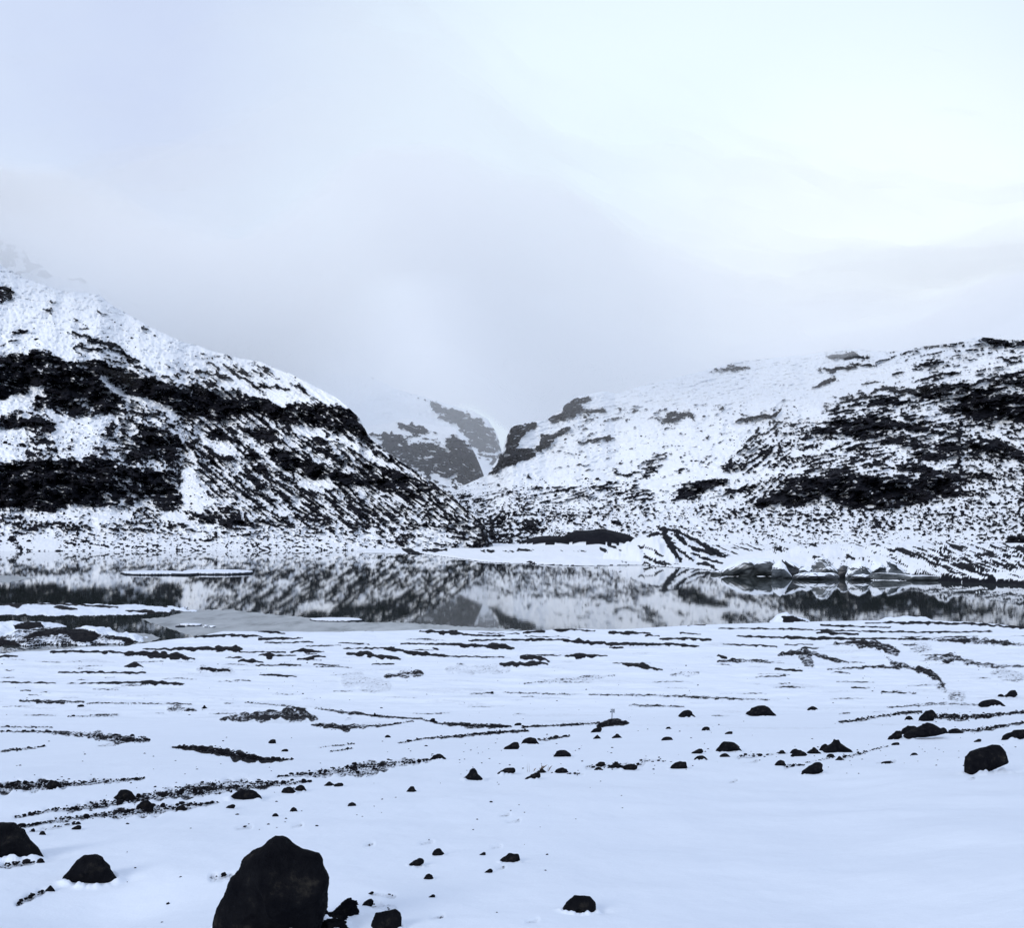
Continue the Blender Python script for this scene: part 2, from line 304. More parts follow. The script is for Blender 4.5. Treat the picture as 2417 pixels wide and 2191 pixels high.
RM = Map(0.30); RC = Map(0.0)
def rp_(z, pts, v=1.0):
    RM.poly(Z(z, pts), min(v, 0.80))
    if v > 0.8: RC.poly(Z(z, pts), 1.0)
rp_('R3', [(-800, -300), (2500, -300), (2500, 330), (1700, 360), (1300, 420), (1060, 470), (960, 540), (700, 500), (560, 560), (-100, 700), (-800, 1000)], 0.06)
rp_('R3', [(1300, 200), (1500, 150), (1800, 110), (2500, 130), (2500, 340), (1700, 370), (1350, 420)], 0.32)
rp_('R3', [(1000, 430), (1300, 400), (1700, 370), (2500, 330), (2500, 1030), (1700, 1000), (1200, 1040), (500, 1000), (700, 850), (560, 760), (620, 600), (900, 560)], 0.45)
rp_('R3', [(-200, 690), (500, 560), (620, 600), (400, 850), (200, 880), (60, 960), (-400, 960)], 0.17)
rp_('R3', [(-400, 480), (300, 470), (560, 480), (560, 560), (0, 640), (-400, 700)], 0.24)
rp_('R3', [(400, 820), (560, 650), (700, 660), (720, 740), (600, 830), (430, 850)], 0.46)
rp_('R3', [(250, 1010), (600, 1030), (1300, 1040), (1900, 1000), (2500, 1000), (2500, 1180), (1400, 1150), (1000, 1170), (600, 1110), (300, 1110)], 0.43)
rp_('R3', [(-400, 1100), (400, 1120), (1000, 1180), (1300, 1190), (1500, 1180), (1500, 1290), (-400, 1290)], 0.32)
rp_('R3', [(1500, 1170), (2500, 1180), (2500, 1290), (1500, 1290)], 0.40)
rp_('R2', [(860, 1020), (1900, 1000), (2016, 1050), (2016, 1180), (1500, 1200), (1200, 1260), (900, 1330), (800, 1200)], 0.40)
rp_('R2', [(880, 1180), (1250, 1200), (1350, 1270), (1200, 1350), (800, 1350)], 0.55)
rp_('R2', [(860, 1010), (980, 950), (1230, 860), (1400, 780), (1600, 700), (1800, 600), (2016, 560), (2016, 840), (1900, 980), (1500, 1000), (1150, 1020), (900, 1060)], 0.16)
rp_('R2', [(1380, 780), (1600, 640), (1750, 650), (1760, 760), (1560, 840), (1400, 830)], 0.24)
for pl in ([(1300, 430), (1370, 410), (1480, 395), (1600, 380), (1700, 375), (1760, 350), (1900, 330), (2016, 295), (2300, 250), (2300, 300), (2016, 320), (1850, 350), (1720, 400), (1680, 430), (1560, 440), (1450, 440), (1350, 432)],
           [(1690, 440), (1780, 400), (1900, 395), (2016, 430), (2300, 450), (2300, 600), (2016, 580), (1900, 550), (1780, 560), (1700, 530), (1660, 500)], [(1860, 370), (1950, 335), (2300, 335), (2300, 400), (1940, 385)],
           [(1070, 590), (1130, 560), (1200, 535), (1260, 545), (1350, 570), (1450, 590), (1560, 600), (1680, 620), (1680, 650), (1560, 640), (1450, 620), (1350, 615), (1280, 640), (1180, 665), (1080, 655), (1000, 640), (880, 630), (980, 590)],
           [(1280, 670), (1400, 640), (1500, 700), (1600, 680), (1680, 700), (1660, 730), (1550, 720), (1400, 700)], [(1710, 680), (1800, 660), (1900, 670), (2016, 740), (2300, 800), (2300, 860), (2016, 790), (1900, 760), (1800, 720), (1730, 710)],
           [(1240, 820), (1350, 795), (1500, 800), (1560, 830), (1680, 850), (1680, 980), (1560, 960), (1500, 1000), (1400, 1020), (1300, 1035), (1180, 1040), (1070, 1020), (970, 990), (900, 1000), (800, 1030), (740, 1000), (640, 1030), (560, 1020), (650, 960), (720, 910), (800, 880), (950, 850), (1030, 825), (1130, 840), (1240, 860), (1330, 850), (1450, 870), (1480, 840), (1380, 830)],
           [(230, 900), (300, 880), (370, 875), (460, 880), (440, 905), (350, 930), (250, 985), (130, 995), (180, 960)], [(380, 960), (470, 930), (600, 910), (560, 940), (480, 950)],
           [(1920, 1180), (2300, 1170), (2300, 1240), (1930, 1225)], [(610, 770), (690, 690), (690, 730), (620, 775)], [(1380, 740), (1480, 725), (1600, 740), (1600, 780), (1450, 775)], [(1100, 470), (1250, 465), (1420, 450), (1400, 475), (1200, 500)],
           [(1550, 480), (1670, 490), (1680, 530), (1600, 530)], [(1370, 540), (1480, 540), (1470, 560), (1370, 560)], [(90, 560), (140, 530), (300, 535), (280, 555), (150, 560), (90, 585)], [(500, 575), (600, 540), (740, 505), (700, 540), (590, 580)],
           [(910, 390), (960, 370), (1010, 330), (1010, 360), (990, 385)], [(1000, 300), (1100, 290), (1200, 265), (1150, 290), (1080, 305)], [(1390, 285), (1500, 260), (1560, 230), (1520, 280)], [(1770, 150), (1810, 122), (1860, 140), (1950, 145), (2016, 150), (2016, 175), (1900, 175)]):
    rp_('R3', pl)
for pl in ([(1480, 500), (1550, 470), (1620, 460), (1600, 500), (1540, 520), (1590, 560), (1520, 590), (1480, 620), (1400, 640), (1380, 600), (1440, 560)],
           [(1150, 640), (1300, 620), (1310, 660), (1250, 680), (1200, 760), (1120, 800), (1130, 700)],
           [(1110, 800), (1180, 780), (1240, 760), (1300, 800), (1320, 700), (1400, 690), (1420, 720), (1340, 800), (1230, 850), (1100, 900), (1020, 930), (1050, 870)]):
    rp_('R2', pl, 0.82)
for s_, v in (([(1330, 760, 30), (1480, 660, 50)], .8), ([(1560, 740, 20), (1740, 715, 20)], .75), ([(1750, 920, 12), (1830, 930, 14), (1910, 910, 12)], .85), ([(1630, 1000, 10), (1850, 980, 10)], .8), ([(1950, 920, 90), (2016, 850, 90)], .5), ([(1500, 560, 30), (1680, 560, 40)], .7),
           ([(1240, 945, 20), (1250, 950, 20)], .9), ([(1070, 995, 14), (1075, 998, 14)], .9), ([(1260, 1220, 30), (1340, 1225, 30)], .9), ([(1740, 1215, 20), (1800, 1225, 24)], .9)):
    RM.stroke(Z('R2', s_), v)
for s_, v in (([(1680, 560, 8), (1678, 760, 10), (1675, 980, 14)], .95), ([(1480, 350, 10), (1590, 350, 10)], .8), ([(1215, 405, 10), (1340, 400, 10)], .8), ([(1700, 990, 10), (1750, 960, 14)], .8), ([(380, 300, 14), (450, 285, 20), (560, 290, 10)], .42), ([(990, 210, 50), (1200, 240, 40)], .40)):
    RM.stroke(Z('R3', s_), v)
for k in range(60):   # ledges that follow the strata
    x0, y0 = random.uniform(650, 2300), random.uniform(200, 980)
    if x0 < 1100 and y0 < 520: continue
    a_ = random.uniform(-0.3, -0.02) if x0 < 1500 else random.uniform(-0.15, 0.25); l_ = random.uniform(60, 200)
    RM.stroke(Z('R3', [(x0, y0, 3), (x0 + l_ * .5, y0 + l_ * .5 * a_ - 6, random.uniform(8, 20)), (x0 + l_, y0 + l_ * a_, 3)]), 0.85)
for k in range(150):   # thin broken ledges on the snowy half of the face
    x0, y0 = random.uniform(-450, 1350), random.uniform(330, 1010)
    if y0 < 620 - 0.24 * x0 and random.random() < 0.75: continue
    a_ = random.uniform(-0.5, -0.12); l_ = random.uniform(18, 90); w_ = random.uniform(4, 11)
    RM.stroke(Z('R3', [(x0, y0, 3), (x0 + l_ * .4, y0 + l_ * .4 * a_ - 3, w_), (x0 + l_, y0 + l_ * a_, 3)]), random.uniform(0.55, 0.85))
for s_ in ([(905,395,14),(960,375,26),(1010,345,30)],[(940,300,14),(1010,300,24),(1100,282,34),(1205,270,14)],[(1000,240,16),(1080,215,30),(1210,240,14)],[(1385,215,12),(1440,190,16)],[(1490,180,16),(1540,160,30),(1580,155,16)],[(380,300,18),(440,285,26),(560,290,14)],[(1310,330,8),(1360,326,8)]):
    RM.stroke(Z('R3', s_), 0.72)
for k in range(110):
    x0, y0 = random.uniform(-350, 1150), random.uniform(500, 1010); a_ = random.uniform(-0.45, -0.08); l_ = random.uniform(25, 80)
    RM.stroke(Z('R3', [(x0, y0, 3), (x0 + l_ * .4, y0 + l_ * .4 * a_ - 3, random.uniform(4, 9)), (x0 + l_, y0 + l_ * a_, 3)]), random.uniform(0.7, 0.9))
for k in range(85):   # thin snow lines lying on the ledges of the cliffs
    x0, y0 = random.uniform(560, 2300), random.uniform(380, 1020)
    a_ = random.uniform(-0.25, 0.1); l_ = random.uniform(60, 220)
    RM.stroke(Z('R3', [(x0, y0, 2), (x0 + l_ * .5, y0 + l_ * .5 * a_ + random.uniform(-8, 8), 9), (x0 + l_, y0 + l_ * a_, 2)]), 0.1, mode='set')
RMb = RM.copy().blur(1, 1); RC.blur(4, 2)

def interp(px, pts):
    p = sorted(pts); return np.interp(px, [q[0] for q in p], [q[1] for q in p])
LAYERS = {}
def mountain(name, px0, px1, step, rows, skyp, basep, Yb, Yt, cover, cliff, dirs, thr_amp, jit, wild, seed):
    px = np.concatenate([np.arange(px0, px1, step), [px1]])
    S = interp(px, skyp) + fbm(px / 45, px * 0 + seed, 4, seed) * jit
    Bp = interp(px, basep); S = np.minimum(S, Bp - 2)
    t = np.linspace(0, 1, rows)[:, None]
    PY = Bp + (S - Bp) * t; PX = np.broadcast_to(px, PY.shape)
    g = 1 - 0.88 * cliff.at(PX, PY)
    g = g * (1 + 0.3 * fbm(PX / 160, PY / 60, 3, seed + 3))
    cum = np.cumsum(g, 0); tot = np.pad(cum[-1], 60, mode='edge'); kern = np.hanning(121); kern /= kern.sum()
    cum = (cum - cum[0]) / np.convolve(tot, kern, 'valid')
    k2 = np.hanning(161); k2 /= k2.sum(); cp = np.pad(cum, [(0, 0), (80, 80)], mode='edge')
    sm_ = np.stack([np.convolve(row, k2, 'valid') for row in cp]); cum = 0.12 * cum + 0.88 * sm_
    yb, yt = interp(px, Yb), interp(px, Yt)
    Y = yb + (yt - yb) * cum
    wx, wy = PX + 16 * fbm(PX / 34, PY / 24, 5, seed + 5, 0.6), PY + 10 * fbm(PX / 34 + 9, PY / 20, 5, seed + 6, 0.6)
    den = cover.at(wx, wy)
    n = dirs(PX, PY)
    v = den + n * thr_amp * np.where(den > 0.76, 0.80, np.where(den < 0.3, 0.30 + den * 2, 1.0))
    v = v + 0.16 * fbm(PX / 70, PY / 30, 3, seed + 21) * (den < 0.8)
    sl = -0.16 if name == 'right' else 0.12                       # ledges that hold a line of snow
    q = noise(PX / 55 + 3, (PY - sl * PX + 10 * fbm(PX / 50, PY / 40, 3, seed + 31)) / 9, seed + 33)
    led = sst(0.80, 0.97, 1 - np.abs(q)) * sst(0.0, 0.5, fbm(PX / 26, PY / 14, 3, seed + 35) + 0.12)
    v = v - 0.55 * led * sst(0.6, 0.8, den)
    rock = sst(0.42, 0.60, v)
    relief = wild * (0.55 * (0.16 + 0.84 * np.minimum(1, den * 1.5)) * fbm(PX / 40, PY / 28, 5, seed + 9, 0.55) + 0.30 * n * 0.5 + 0.12 * rock)
    fade = np.minimum(1, t * 12)
    Y = Y * (1 - relief * fade)
    X = (PX - CX) / F * Y; Zc = CH - (PY - HZ) / F * Y
    LAYERS[name] = (px, Bp, S, Y, rock)
    k = np.linspace(0, 1, 8)[1:, None]                       # the far side
    Yk = Y[-1] + (yt * 0.35) * k; Zk = Zc[-1] * (1 - k ** 1.2) - 3 * k
    Xk = (px - CX) / F * Yk
    o = grid_mesh('mountain', np.vstack([X, Xk]), np.vstack([Y, Yk]), np.vstack([Zc, Zk]), {'rock': np.vstack([rock, np.full(Yk.shape, 0.1)])}, M_mtn)
    tag(o, kind='structure'); return o
def dL(x, y):
    a1 = aniso(x, y, 38, 60, 7, 11, 4); a2 = aniso(x, y, 12, 28, 9, 23, 4); a3 = fbm(x / 9, y / 7, 3, 31)
    wgt = sst(330, 520, x + (y - 1000) * 0.4)
    b = a1 * wgt + a2 * (1 - wgt); low = sst(1215, 1250, y)
    b = b * (1 - low) + (0.72 * aniso(x, y, 16, 34, 5, 41) + 0.20 * a3 + 0.45 * aniso(x, y, 3, 90, 9, 43, 3)) * low
    return 0.72 * b + 0.42 * a3 + 0.18 * noise(x / 4.2, y / 3.2, 36)
def dR(x, y):
    a1 = aniso(x, y, -11, 46, 6, 51, 4); a2 = aniso(x, y, -38, 30, 7, 53, 4); a4 = aniso(x, y, 24, 30, 8, 57, 4); a3 = fbm(x / 9, y / 6, 3, 61)
    w2 = np.exp(-((x - 1790) / 90) ** 2) * sst(940, 990, y); w4 = sst(2230, 2330, x) * sst(980, 1040, y)
    b = a1 * (1 - w2) * (1 - w4) + a2 * w2 + a4 * w4; low = sst(1165, 1215, y)
    b = b * (1 - low) + fbm(x / 11, y / 7, 4, 67) * low
    return 0.68 * b + 0.42 * a3 + 0.18 * noise(x / 4.2, y / 3.0, 66)
def dC(x, y): return 0.6 * aniso(x, y, 8, 22, 8, 71) + 0.4 * fbm(x / 8, y / 8, 3, 73)
skyL = Z('R1', [(-1500, -900), (-400, 0), (0, 190), (120, 255), (300, 320), (530, 350), (600, 410), (760, 500), (900, 570), (1100, 640), (1260, 680), (1400, 712), (1550, 775), (1700, 850), (1830, 930), (1900, 1000), (1945, 1090)]) + \
       Z('R2', [(330, 730), (400, 790), (500, 860), (600, 930), (700, 990), (800, 1060), (900, 1150), (980, 1215), (1010, 1290), (1060, 1385)])
mountain('left', -900, 1168, 2.0, 430, skyL, [(-900, 1303), (0, 1303), (900, 1304), (1090, 1306), (1168, 1307)],
         [(-900, 900), (0, 955), (1168, 1010)], [(-900, 2300), (0, 1950), (600, 1800), (870, 1500), (1000, 1300), (1168, 1080)], LMb, LC, dL, 0.74, 3.0, 0.045, 100)
skyR = Z('R2', [(560, 1200), (700, 1100), (850, 1010), (900, 985), (985, 945), (1010, 935), (1050, 870), (1100, 790), (1130, 690), (1160, 640), (1300, 615), (1370, 600), (1430, 560), (1480, 510), (1550, 470), (1630, 450), (1720, 440), (1770, 450)]) + \
       [(1600, 890), (1750, 852), (1900, 838), (2000, 822), (2100, 832), (2180, 818), (2240, 812), (2310, 795), (2417, 805), (2700, 790), (3400, 850), (4200, 900)]
mountain('right', 960, 4000, 2.2, 400, skyR, [(900, 1312), (1200, 1300), (4000, 1312)], [(900, 1050), (1200, 1180), (1900, 1050), (4000, 900)],
         [(900, 1700), (1090, 1900), (1450, 2500), (2000, 2500), (2417, 2100), (4000, 1800)], RMb, RC, dR, 0.66, 3.0, 0.045, 200)
C1 = Map(0.45); C1c = Map(0.0)
C1.poly(Z('R2', [(0, 300), (800, 500), (900, 740), (800, 690), (700, 720), (560, 700), (430, 690), (200, 690)]), 0.1)
for pl in ([(470, 640), (560, 625), (700, 680), (620, 700), (560, 690)], [(350, 690), (430, 680), (560, 760), (640, 740), (720, 760), (800, 720), (900, 760), (950, 850), (985, 950), (880, 990), (780, 950), (660, 930), (560, 880), (420, 790)]):
    C1.poly(Z('R2', pl), 0.84); C1c.poly(Z('R2', pl), 1)
for s_ in ([(730, 700, 16), (740, 760, 10), (800, 800, 6)], [(560, 720, 30), (640, 700, 20)], [(620, 800, 8), (700, 790, 8)], [(560, 840, 6), (680, 830, 8)], [(700, 890, 8), (760, 930, 10)], [(820, 940, 20), (760, 990, 30)], [(680, 930, 30), (760, 980, 20)]):
    C1.stroke(Z('R2', s_), 0.12, mode='set')
C1.blur(1, 1); C1c.blur(3, 2)
mountain('mid', 700, 1150, 2.2, 190, Z('R2', [(-100, 560), (250, 640), (420, 630), (480, 605), (600, 605), (720, 645), (820, 655), (900, 735), (945, 830), (985, 935), (1010, 1010)]),
         [(700, 1170), (1150, 1170)], [(700, 2100), (1150, 2300)], [(700, 3000), (1000, 2900), (1150, 2500)], C1, C1c, dC, 0.8, 3.0, 0.03, 300)
C2 = Map(0.08); C2c = Map(0.0)
pl = [(480, 440), (620, 480), (760, 530), (900, 570), (1000, 610), (1060, 690), (1090, 780), (1060, 830), (950, 800), (900, 740), (840, 650), (700, 580), (660, 510)]
C2.poly(Z('R2', pl), 0.80); C2c.poly(Z('R2', pl), 1)
C2.stroke(Z('R2', [(820, 535, 8), (930, 560, 10), (1000, 600, 14)]), 0.1, mode='set')
C2.stroke(Z('R2', [(230, 342, 10), (320, 360, 10)]), 0.9); C2.stroke(Z('R2', [(285, 395, 12), (298, 396, 12)]), 0.8); C2.poly(Z('R2', [(940, 800), (1100, 780), (1100, 900), (960, 870)]), 0.45)
C2.blur(2, 2); C2c.blur(3, 2)
mountain('rear', 500, 1230, 2.4, 190, Z('R2', [(-700, 150), (-200, 270), (0, 325), (150, 330), (320, 352), (450, 420), (620, 468), (780, 518), (930, 560), (1010, 600), (1060, 680), (1085, 760), (1100, 815), (1300, 860)]),
         [(500, 1150), (1230, 1150)], [(500, 3000), (1230, 3100)], [(500, 4300), (1230, 3800)], C2, C2c, dC, 0.65, 3.0, 0.02, 400)
C4 = Map(0.62); C4.poly(Z('R1', [(-900, 300), (0, 200), (600, 330), (900, 900), (-900, 900)]), 0.2); C4.blur(6, 2)
mountain('crag', -800, 330, 3.0, 110, Z('R1', [(-1800, -700), (-500, -150), (0, 55), (60, 85), (130, 110), (160, 165), (210, 190), (250, 235), (330, 262), (420, 262), (480, 280), (540, 345), (700, 640)]),
         [(-800, 900), (330, 900)], [(-800, 2300), (330, 2350)], [(-800, 2750), (330, 2650)], C4, Map(0), lambda x, y: fbm(x / 30, y / 18, 5, 91), 0.5, 10.0, 0.02, 500)

# ------------------------------------------------------------------ traced cover: the near ground
strokes = dict(
 R4=[[(0,470,25),(100,480,20),(150,465,10)],[(320,490,8),(400,498,18),(460,500,6)],[(180,468,6),(450,475,8),(700,490,10)],[(750,510,8),(900,522,18),(1080,530,6)],[(0,545,18),(150,545,22),(220,555,6)],
     [(850,740,6),(1250,740,22),(1400,738,32),(1440,740,8)],[(1420,758,6),(1700,758,5)],[(1730,758,6),(1800,745,32),(1870,755,10),(1930,755,4)],[(300,755,10),(600,758,14),(850,770,22),(1050,782,34),(1160,798,6)],
     [(1540,775,10),(1600,782,26),(1640,778,6),(1760,778,6)],[(1420,808,10),(1500,810,22),(1560,820,8)],[(1770,800,8),(1830,802,14),(1880,785,14),(1940,785,6)],[(740,845,10),(800,835,22),(850,845,8)],
     [(350,878,6),(600,880,10),(860,882,10)],[(400,945,6),(700,942,10),(900,940,20),(1090,948,8)],[(0,935,6),(220,942,8),(330,942,6)],[(1550,893,6),(1660,899,12),(1760,902,5)],[(1520,838,5),(1790,835,6)],[(1340,790,6),(1440,790,6)],
     [(1160,665,8),(1380,655,22),(1560,665,6)],[(1540,685,12),(1700,678,10),(1800,672,4)],[(1500,630,6),(1620,640,12),(1700,648,5)],[(1570,703,5),(1860,697,6)],[(0,785,14),(100,782,6)],[(0,755,20),(60,755,8)],[(1200,860,18),(1360,868,12)],[(1870,830,8),(2016,838,5)]],
 R5=[[(0,630,6),(120,625,12),(200,630,6)],[(480,632,6),(620,638,18),(720,648,16),(800,658,8),(980,660,6)],[(1100,640,12),(1220,635,12)],[(1270,622,16),(1400,625,10),(1520,632,6)],[(1610,640,10),(1720,642,16),(1850,646,6)],
     [(1110,662,6),(1250,668,5)],[(830,645,5),(1070,648,5)],[(0,703,8),(180,710,6)],[(370,708,8),(650,710,8),(760,716,22),(860,722,10)],[(860,722,18),(960,722,26),(1040,735,10)],[(30,738,6),(330,733,6)],
     [(270,743,8),(360,748,18),(470,768,20),(620,782,10),(980,788,5)],[(50,768,10),(160,772,26),(280,788,22),(370,800,6)],[(200,830,6),(330,828,6)],[(770,690,6),(1000,684,8),(1300,686,12),(1480,700,24),(1620,710,16),(2016,712,10)],
     [(960,830,12),(1080,832,26),(1200,825,28),(1240,830,8)],[(1090,792,18),(1200,795,22),(1250,815,12)],[(1110,778,5),(1280,775,6)],[(1350,783,10),(1420,780,24),(1600,780,5)],[(1690,830,10),(1780,840,25),(1860,855,18),(1920,862,6)],
     [(1605,732,8),(1690,732,6)],[(1910,678,6),(2016,676,8)],[(1820,660,8),(1910,662,5)],[(600,640,8),(700,630,10)],[(560,735,10),(590,742,10)]],
 R6=[[(940,530,6),(1100,538,8),(1310,541,5)],[(400,546,5),(800,552,7),(1100,562,7),(1500,568,8),(1850,564,6)],[(920,572,8),(980,570,20),(1060,576,14),(1140,580,6)],[(500,588,5),(700,596,10),(1000,603,12),(1300,602,6),(1500,605,6)],
     [(100,605,6),(220,602,12),(360,608,8)],[(0,632,8),(160,632,10),(240,640,14),(300,642,5)],[(430,632,5),(620,640,12),(710,645,8)],[(1180,518,6),(1400,518,12),(1700,522,12),(2016,545,12)],[(840,653,8),(930,653,6)],
     [(750,632,4),(900,632,5)],[(240,530,5),(330,528,5)],[(200,572,8),(310,578,4)],[(1100,862,6),(1200,862,4)],[(700,765,8),(840,772,8)],[(0,745,20),(60,765,10)],[(400,690,10),(440,705,10)],[(600,805,4),(760,800,4)],[(1260,885,4),(1450,892,4)]])
gravel = [  # zoom, polyline with widths, density, name of the place for labels
 ('B1',[(85,730,10),(300,690,20),(420,680,25),(700,640,40),(900,600,45),(1150,570,60),(1400,545,60),(1620,530,30),(1850,518,10)],1.0,'upper of the two long gravel bands at left'),
 ('B1',[(80,795,12),(350,745,18),(560,720,30),(800,695,55),(1000,675,40),(1300,640,12)],0.9,'lower of the two long gravel bands at left'),
 ('B1',[(0,550,46),(200,540,46),(350,535,36),(560,520,22),(860,498,8)],1.1,'gravel band at the left edge above the long bands'),
 ('B1',[(1020,315,8),(1150,315,22),(1300,340,36),(1450,365,40),(1560,385,22),(1740,385,8)],2.0,'thick dark gravel ridge slanting down right at left centre'),
 ('B1',[(0,222,8),(230,222,10),(400,232,22),(560,245,34),(700,265,46),(880,270,22)],1.3,'gravel tongue under the upper left streaks'),
 ('B1',[(0,195,8),(310,197,10)],0.8,None), ('B1',[(0,340,12),(130,325,12),(270,308,6)],1.0,None),
 ('B2',[(640,590,8),(800,575,22),(1000,555,45),(1200,535,58),(1350,510,40),(1550,490,18)],0.8,'gravel band ending at a low boulder in the centre'),
 ('B2',[(300,250,20),(450,240,36),(600,225,46),(780,225,50),(870,245,26)],1.5,'wide gravel patch left of centre'),
 ('B2',[(845,283,8),(950,290,28),(1050,298,28),(1200,290,12),(1330,278,8),(1450,262,8)],1.5,'narrow gravel strip right of the wide patch'),
 ('B2',[(870,185,6),(1050,210,14),(1230,232,12),(1500,250,8),(1600,275,14),(1850,288,18),(2016,292,12)],1.6,None),
 ('B2',[(1360,392,6),(1520,362,10),(1740,345,12),(2016,322,14)],1.3,None), ('B2',[(0,158,8),(130,160,6)],1,None), ('B2',[(0,185,26),(100,192,30),(160,198,10)],1.1,None),
 ('B2',[(450,150,6),(600,162,8),(720,178,18),(810,188,8)],1.5,None), ('B1',[(120,38,14),(250,45,20),(500,48,10)],1.6,None), ('B1',[(520,52,8),(850,56,10),(1140,60,6)],1.4,None),
 ('B2',[(890,415,8),(1100,395,8)],0.7,None), ('B2',[(955,440,6),(1095,422,6)],1,None),
 ('B3',[(0,255,20),(240,258,10)],1.6,None), ('B3',[(300,262,10),(600,247,10),(700,243,10)],1.5,None), ('B3',[(700,255,18),(780,235,30),(860,240,8)],2.2,'rubble heap under the signpost'),
 ('B3',[(0,300,8),(150,290,14),(330,282,10)],1.2,None), ('B3',[(650,92,6),(1000,96,10),(1200,106,14),(1600,120,6)],1.3,None), ('B3',[(20,88,6),(140,86,6)],1.2,None), ('B3',[(200,80,6),(550,92,8)],1.2,None),
 ('B3',[(860,148,6),(1000,153,12),(1150,156,6)],1.2,None), ('B3',[(380,330,10),(470,318,12),(550,308,8)],1.2,None), ('B3',[(540,508,6),(620,510,6)],1,None),
 ('B3',[(640,470,20),(900,465,30),(950,440,20),(1060,440,8)],0.25,'scatter of stones in front of the signpost'), ('B3',[(1440,420,30),(1560,412,12),(1700,398,8)],0.25,'stones trailing to the peaked boulder at right'),
 ('B3',[(1690,468,20),(1790,462,8)],0.8,None), ('B3',[(1800,450,6),(1950,420,8)],0.6,None),
 ('B4',[(940,358,10),(1050,345,16),(1200,320,13),(1330,305,16),(1420,300,18)],1.1,'stone line left of the crooked boulder at right'), ('B4',[(1500,325,30),(1650,335,32),(1800,320,20),(2016,300,18)],1.4,'thick stone line right of the crooked boulder'),
 ('B4',[(1570,410,10),(1750,405,16),(1900,378,18),(2016,362,10)],1.1,'stone line right of the peaked boulder pile'), ('B4',[(1220,275,6),(1400,262,14),(1550,250,16),(1750,262,10)],1.1,None),
 ('B4',[(1590,215,40),(1650,215,50)],0.5,'round gravel spot at the end of the curved band'), ('B4',[(1530,155,30),(1560,175,16)],0.7,None), ('B4',[(1500,540,4)if 0 else (960,565,14),(1130,520,8),(1220,500,6)],0.8,None),
 ('R6',[(980,765,8),(1200,752,10),(1400,755,16),(1500,775,34),(1560,810,40),(1590,845,20)],1.6,'curved gravel band at right'), ('R6',[(1020,630,16),(1150,625,26),(1250,640,40),(1340,675,36)],1.6,'gravel arc near the right shore'),
 ('R6',[(720,690,14),(850,670,30),(870,720,56),(900,745,20)],1.4,'dark gravel knoll right of centre'), ('R6',[(900,680,15),(1000,710,20),(1090,730,8)],1.3,None), ('R6',[(1290,700,15),(1320,730,22),(1400,745,15)],1.4,None),
 ('R6',[(1430,650,50),(1500,650,50)],0.35,None), ('R6',[(1500,710,20),(1650,705,36),(1800,745,20),(2016,750,10)],1.2,None), ('R6',[(1350,608,6),(1550,605,12),(1700,612,24),(1900,625,24),(2016,635,10)],1.4,None),
 ('R6',[(1850,780,40),(2000,810,40)],0.25,None), ('R6',[(400,720,10),(500,720,16),(660,718,6)],1.5,None), ('R6',[(150,790,22),(290,785,18)],0.35,None),
 ('R5',[(280,900,16),(400,890,40),(490,885,32)],1.2,'dark gravel patch in the middle plain'), ('R5',[(1100,945,8),(1300,925,18),(1500,910,22),(1640,895,8)],0.5,None), ('R5',[(60,920,60),(280,960,60)],0.06,None), ('R5',[(650,860,40),(1000,860,40)],0.1,None),
 ('R4',[(1180,860,30),(1380,870,30)],0.35,None), ('R4',[(400,1140,6),(560,1140,8),(700,1130,14)],1.0,None), ('B1',[(100,1248,14),(170,1205,24),(260,1170,20)],0.9,'stones trailing left from the hollow under the second boulder'),
 ('B1',[(0,1020,20),(100,1005,24),(200,1000,14)],1.0,None), ('B1',[(1270,1100,30),(1370,1080,40)],0.25,'pebbles beside the big boulder'), ('B2',[(1200,1340,40),(1330,1370,40)],0.10,None), ('B2',[(1200,1285,10),(1340,1300,20)],0.15,None),
 ('B1',[(0,800,1)if 0 else (160,820,6),(260,800,20),(450,765,16)],0.35,None)]
GM = Map(0.0)
def lumpy(P):
    o_ = []
    for p, q in zip(P[:-1], P[1:]):
        n_ = max(1, int(math.hypot(q[0] - p[0], q[1] - p[1]) / 9))
        for i in range(n_):
            t = i / n_; w_ = p[2] + (q[2] - p[2]) * t
            o_.append((p[0] + (q[0] - p[0]) * t, p[1] + (q[1] - p[1]) * t + random.gauss(0, 0.10 * w_ + 0.35), w_ * random.uniform(0.45, 1.6)))
    return o_ + [P[-1]]
for z, S_ in strokes.items():
    for s_ in S_: GM.stroke(lumpy(Z(z, s_)), 1.0, 1.0)
for z, pts, den, nm in gravel:
    GM.stroke(lumpy(Z(z, pts)), min(0.80, 0.26 + 0.24 * den), 1.1)
for pl in ([(80,600),(130,580),(240,575),(260,605),(170,620),(90,625)],[(130,680),(180,650),(250,625),(330,620),(420,625),(480,620),(560,640),(600,660),(560,690),(480,700),(430,690),(400,650),(300,660),(200,670)],[(-80,680),(0,680),(100,700),(130,730),(60,750),(-80,745)],[(640,655),(760,670),(830,700),(760,705),(680,675)]):
    GM.poly(Z('R4', pl), 0.85, 'max')
GM.poly(Z('R4', [(-80, 690), (60, 650), (140, 610), (300, 606), (480, 612), (620, 650), (780, 680), (840, 706), (600, 712), (300, 712), (120, 740), (-80, 748)]), 0.47, 'max')
GM.poly(Z('R6', [(725, 480), (790, 480), (885, 514), (745, 516), (742, 498)]), 0.9, 'max')
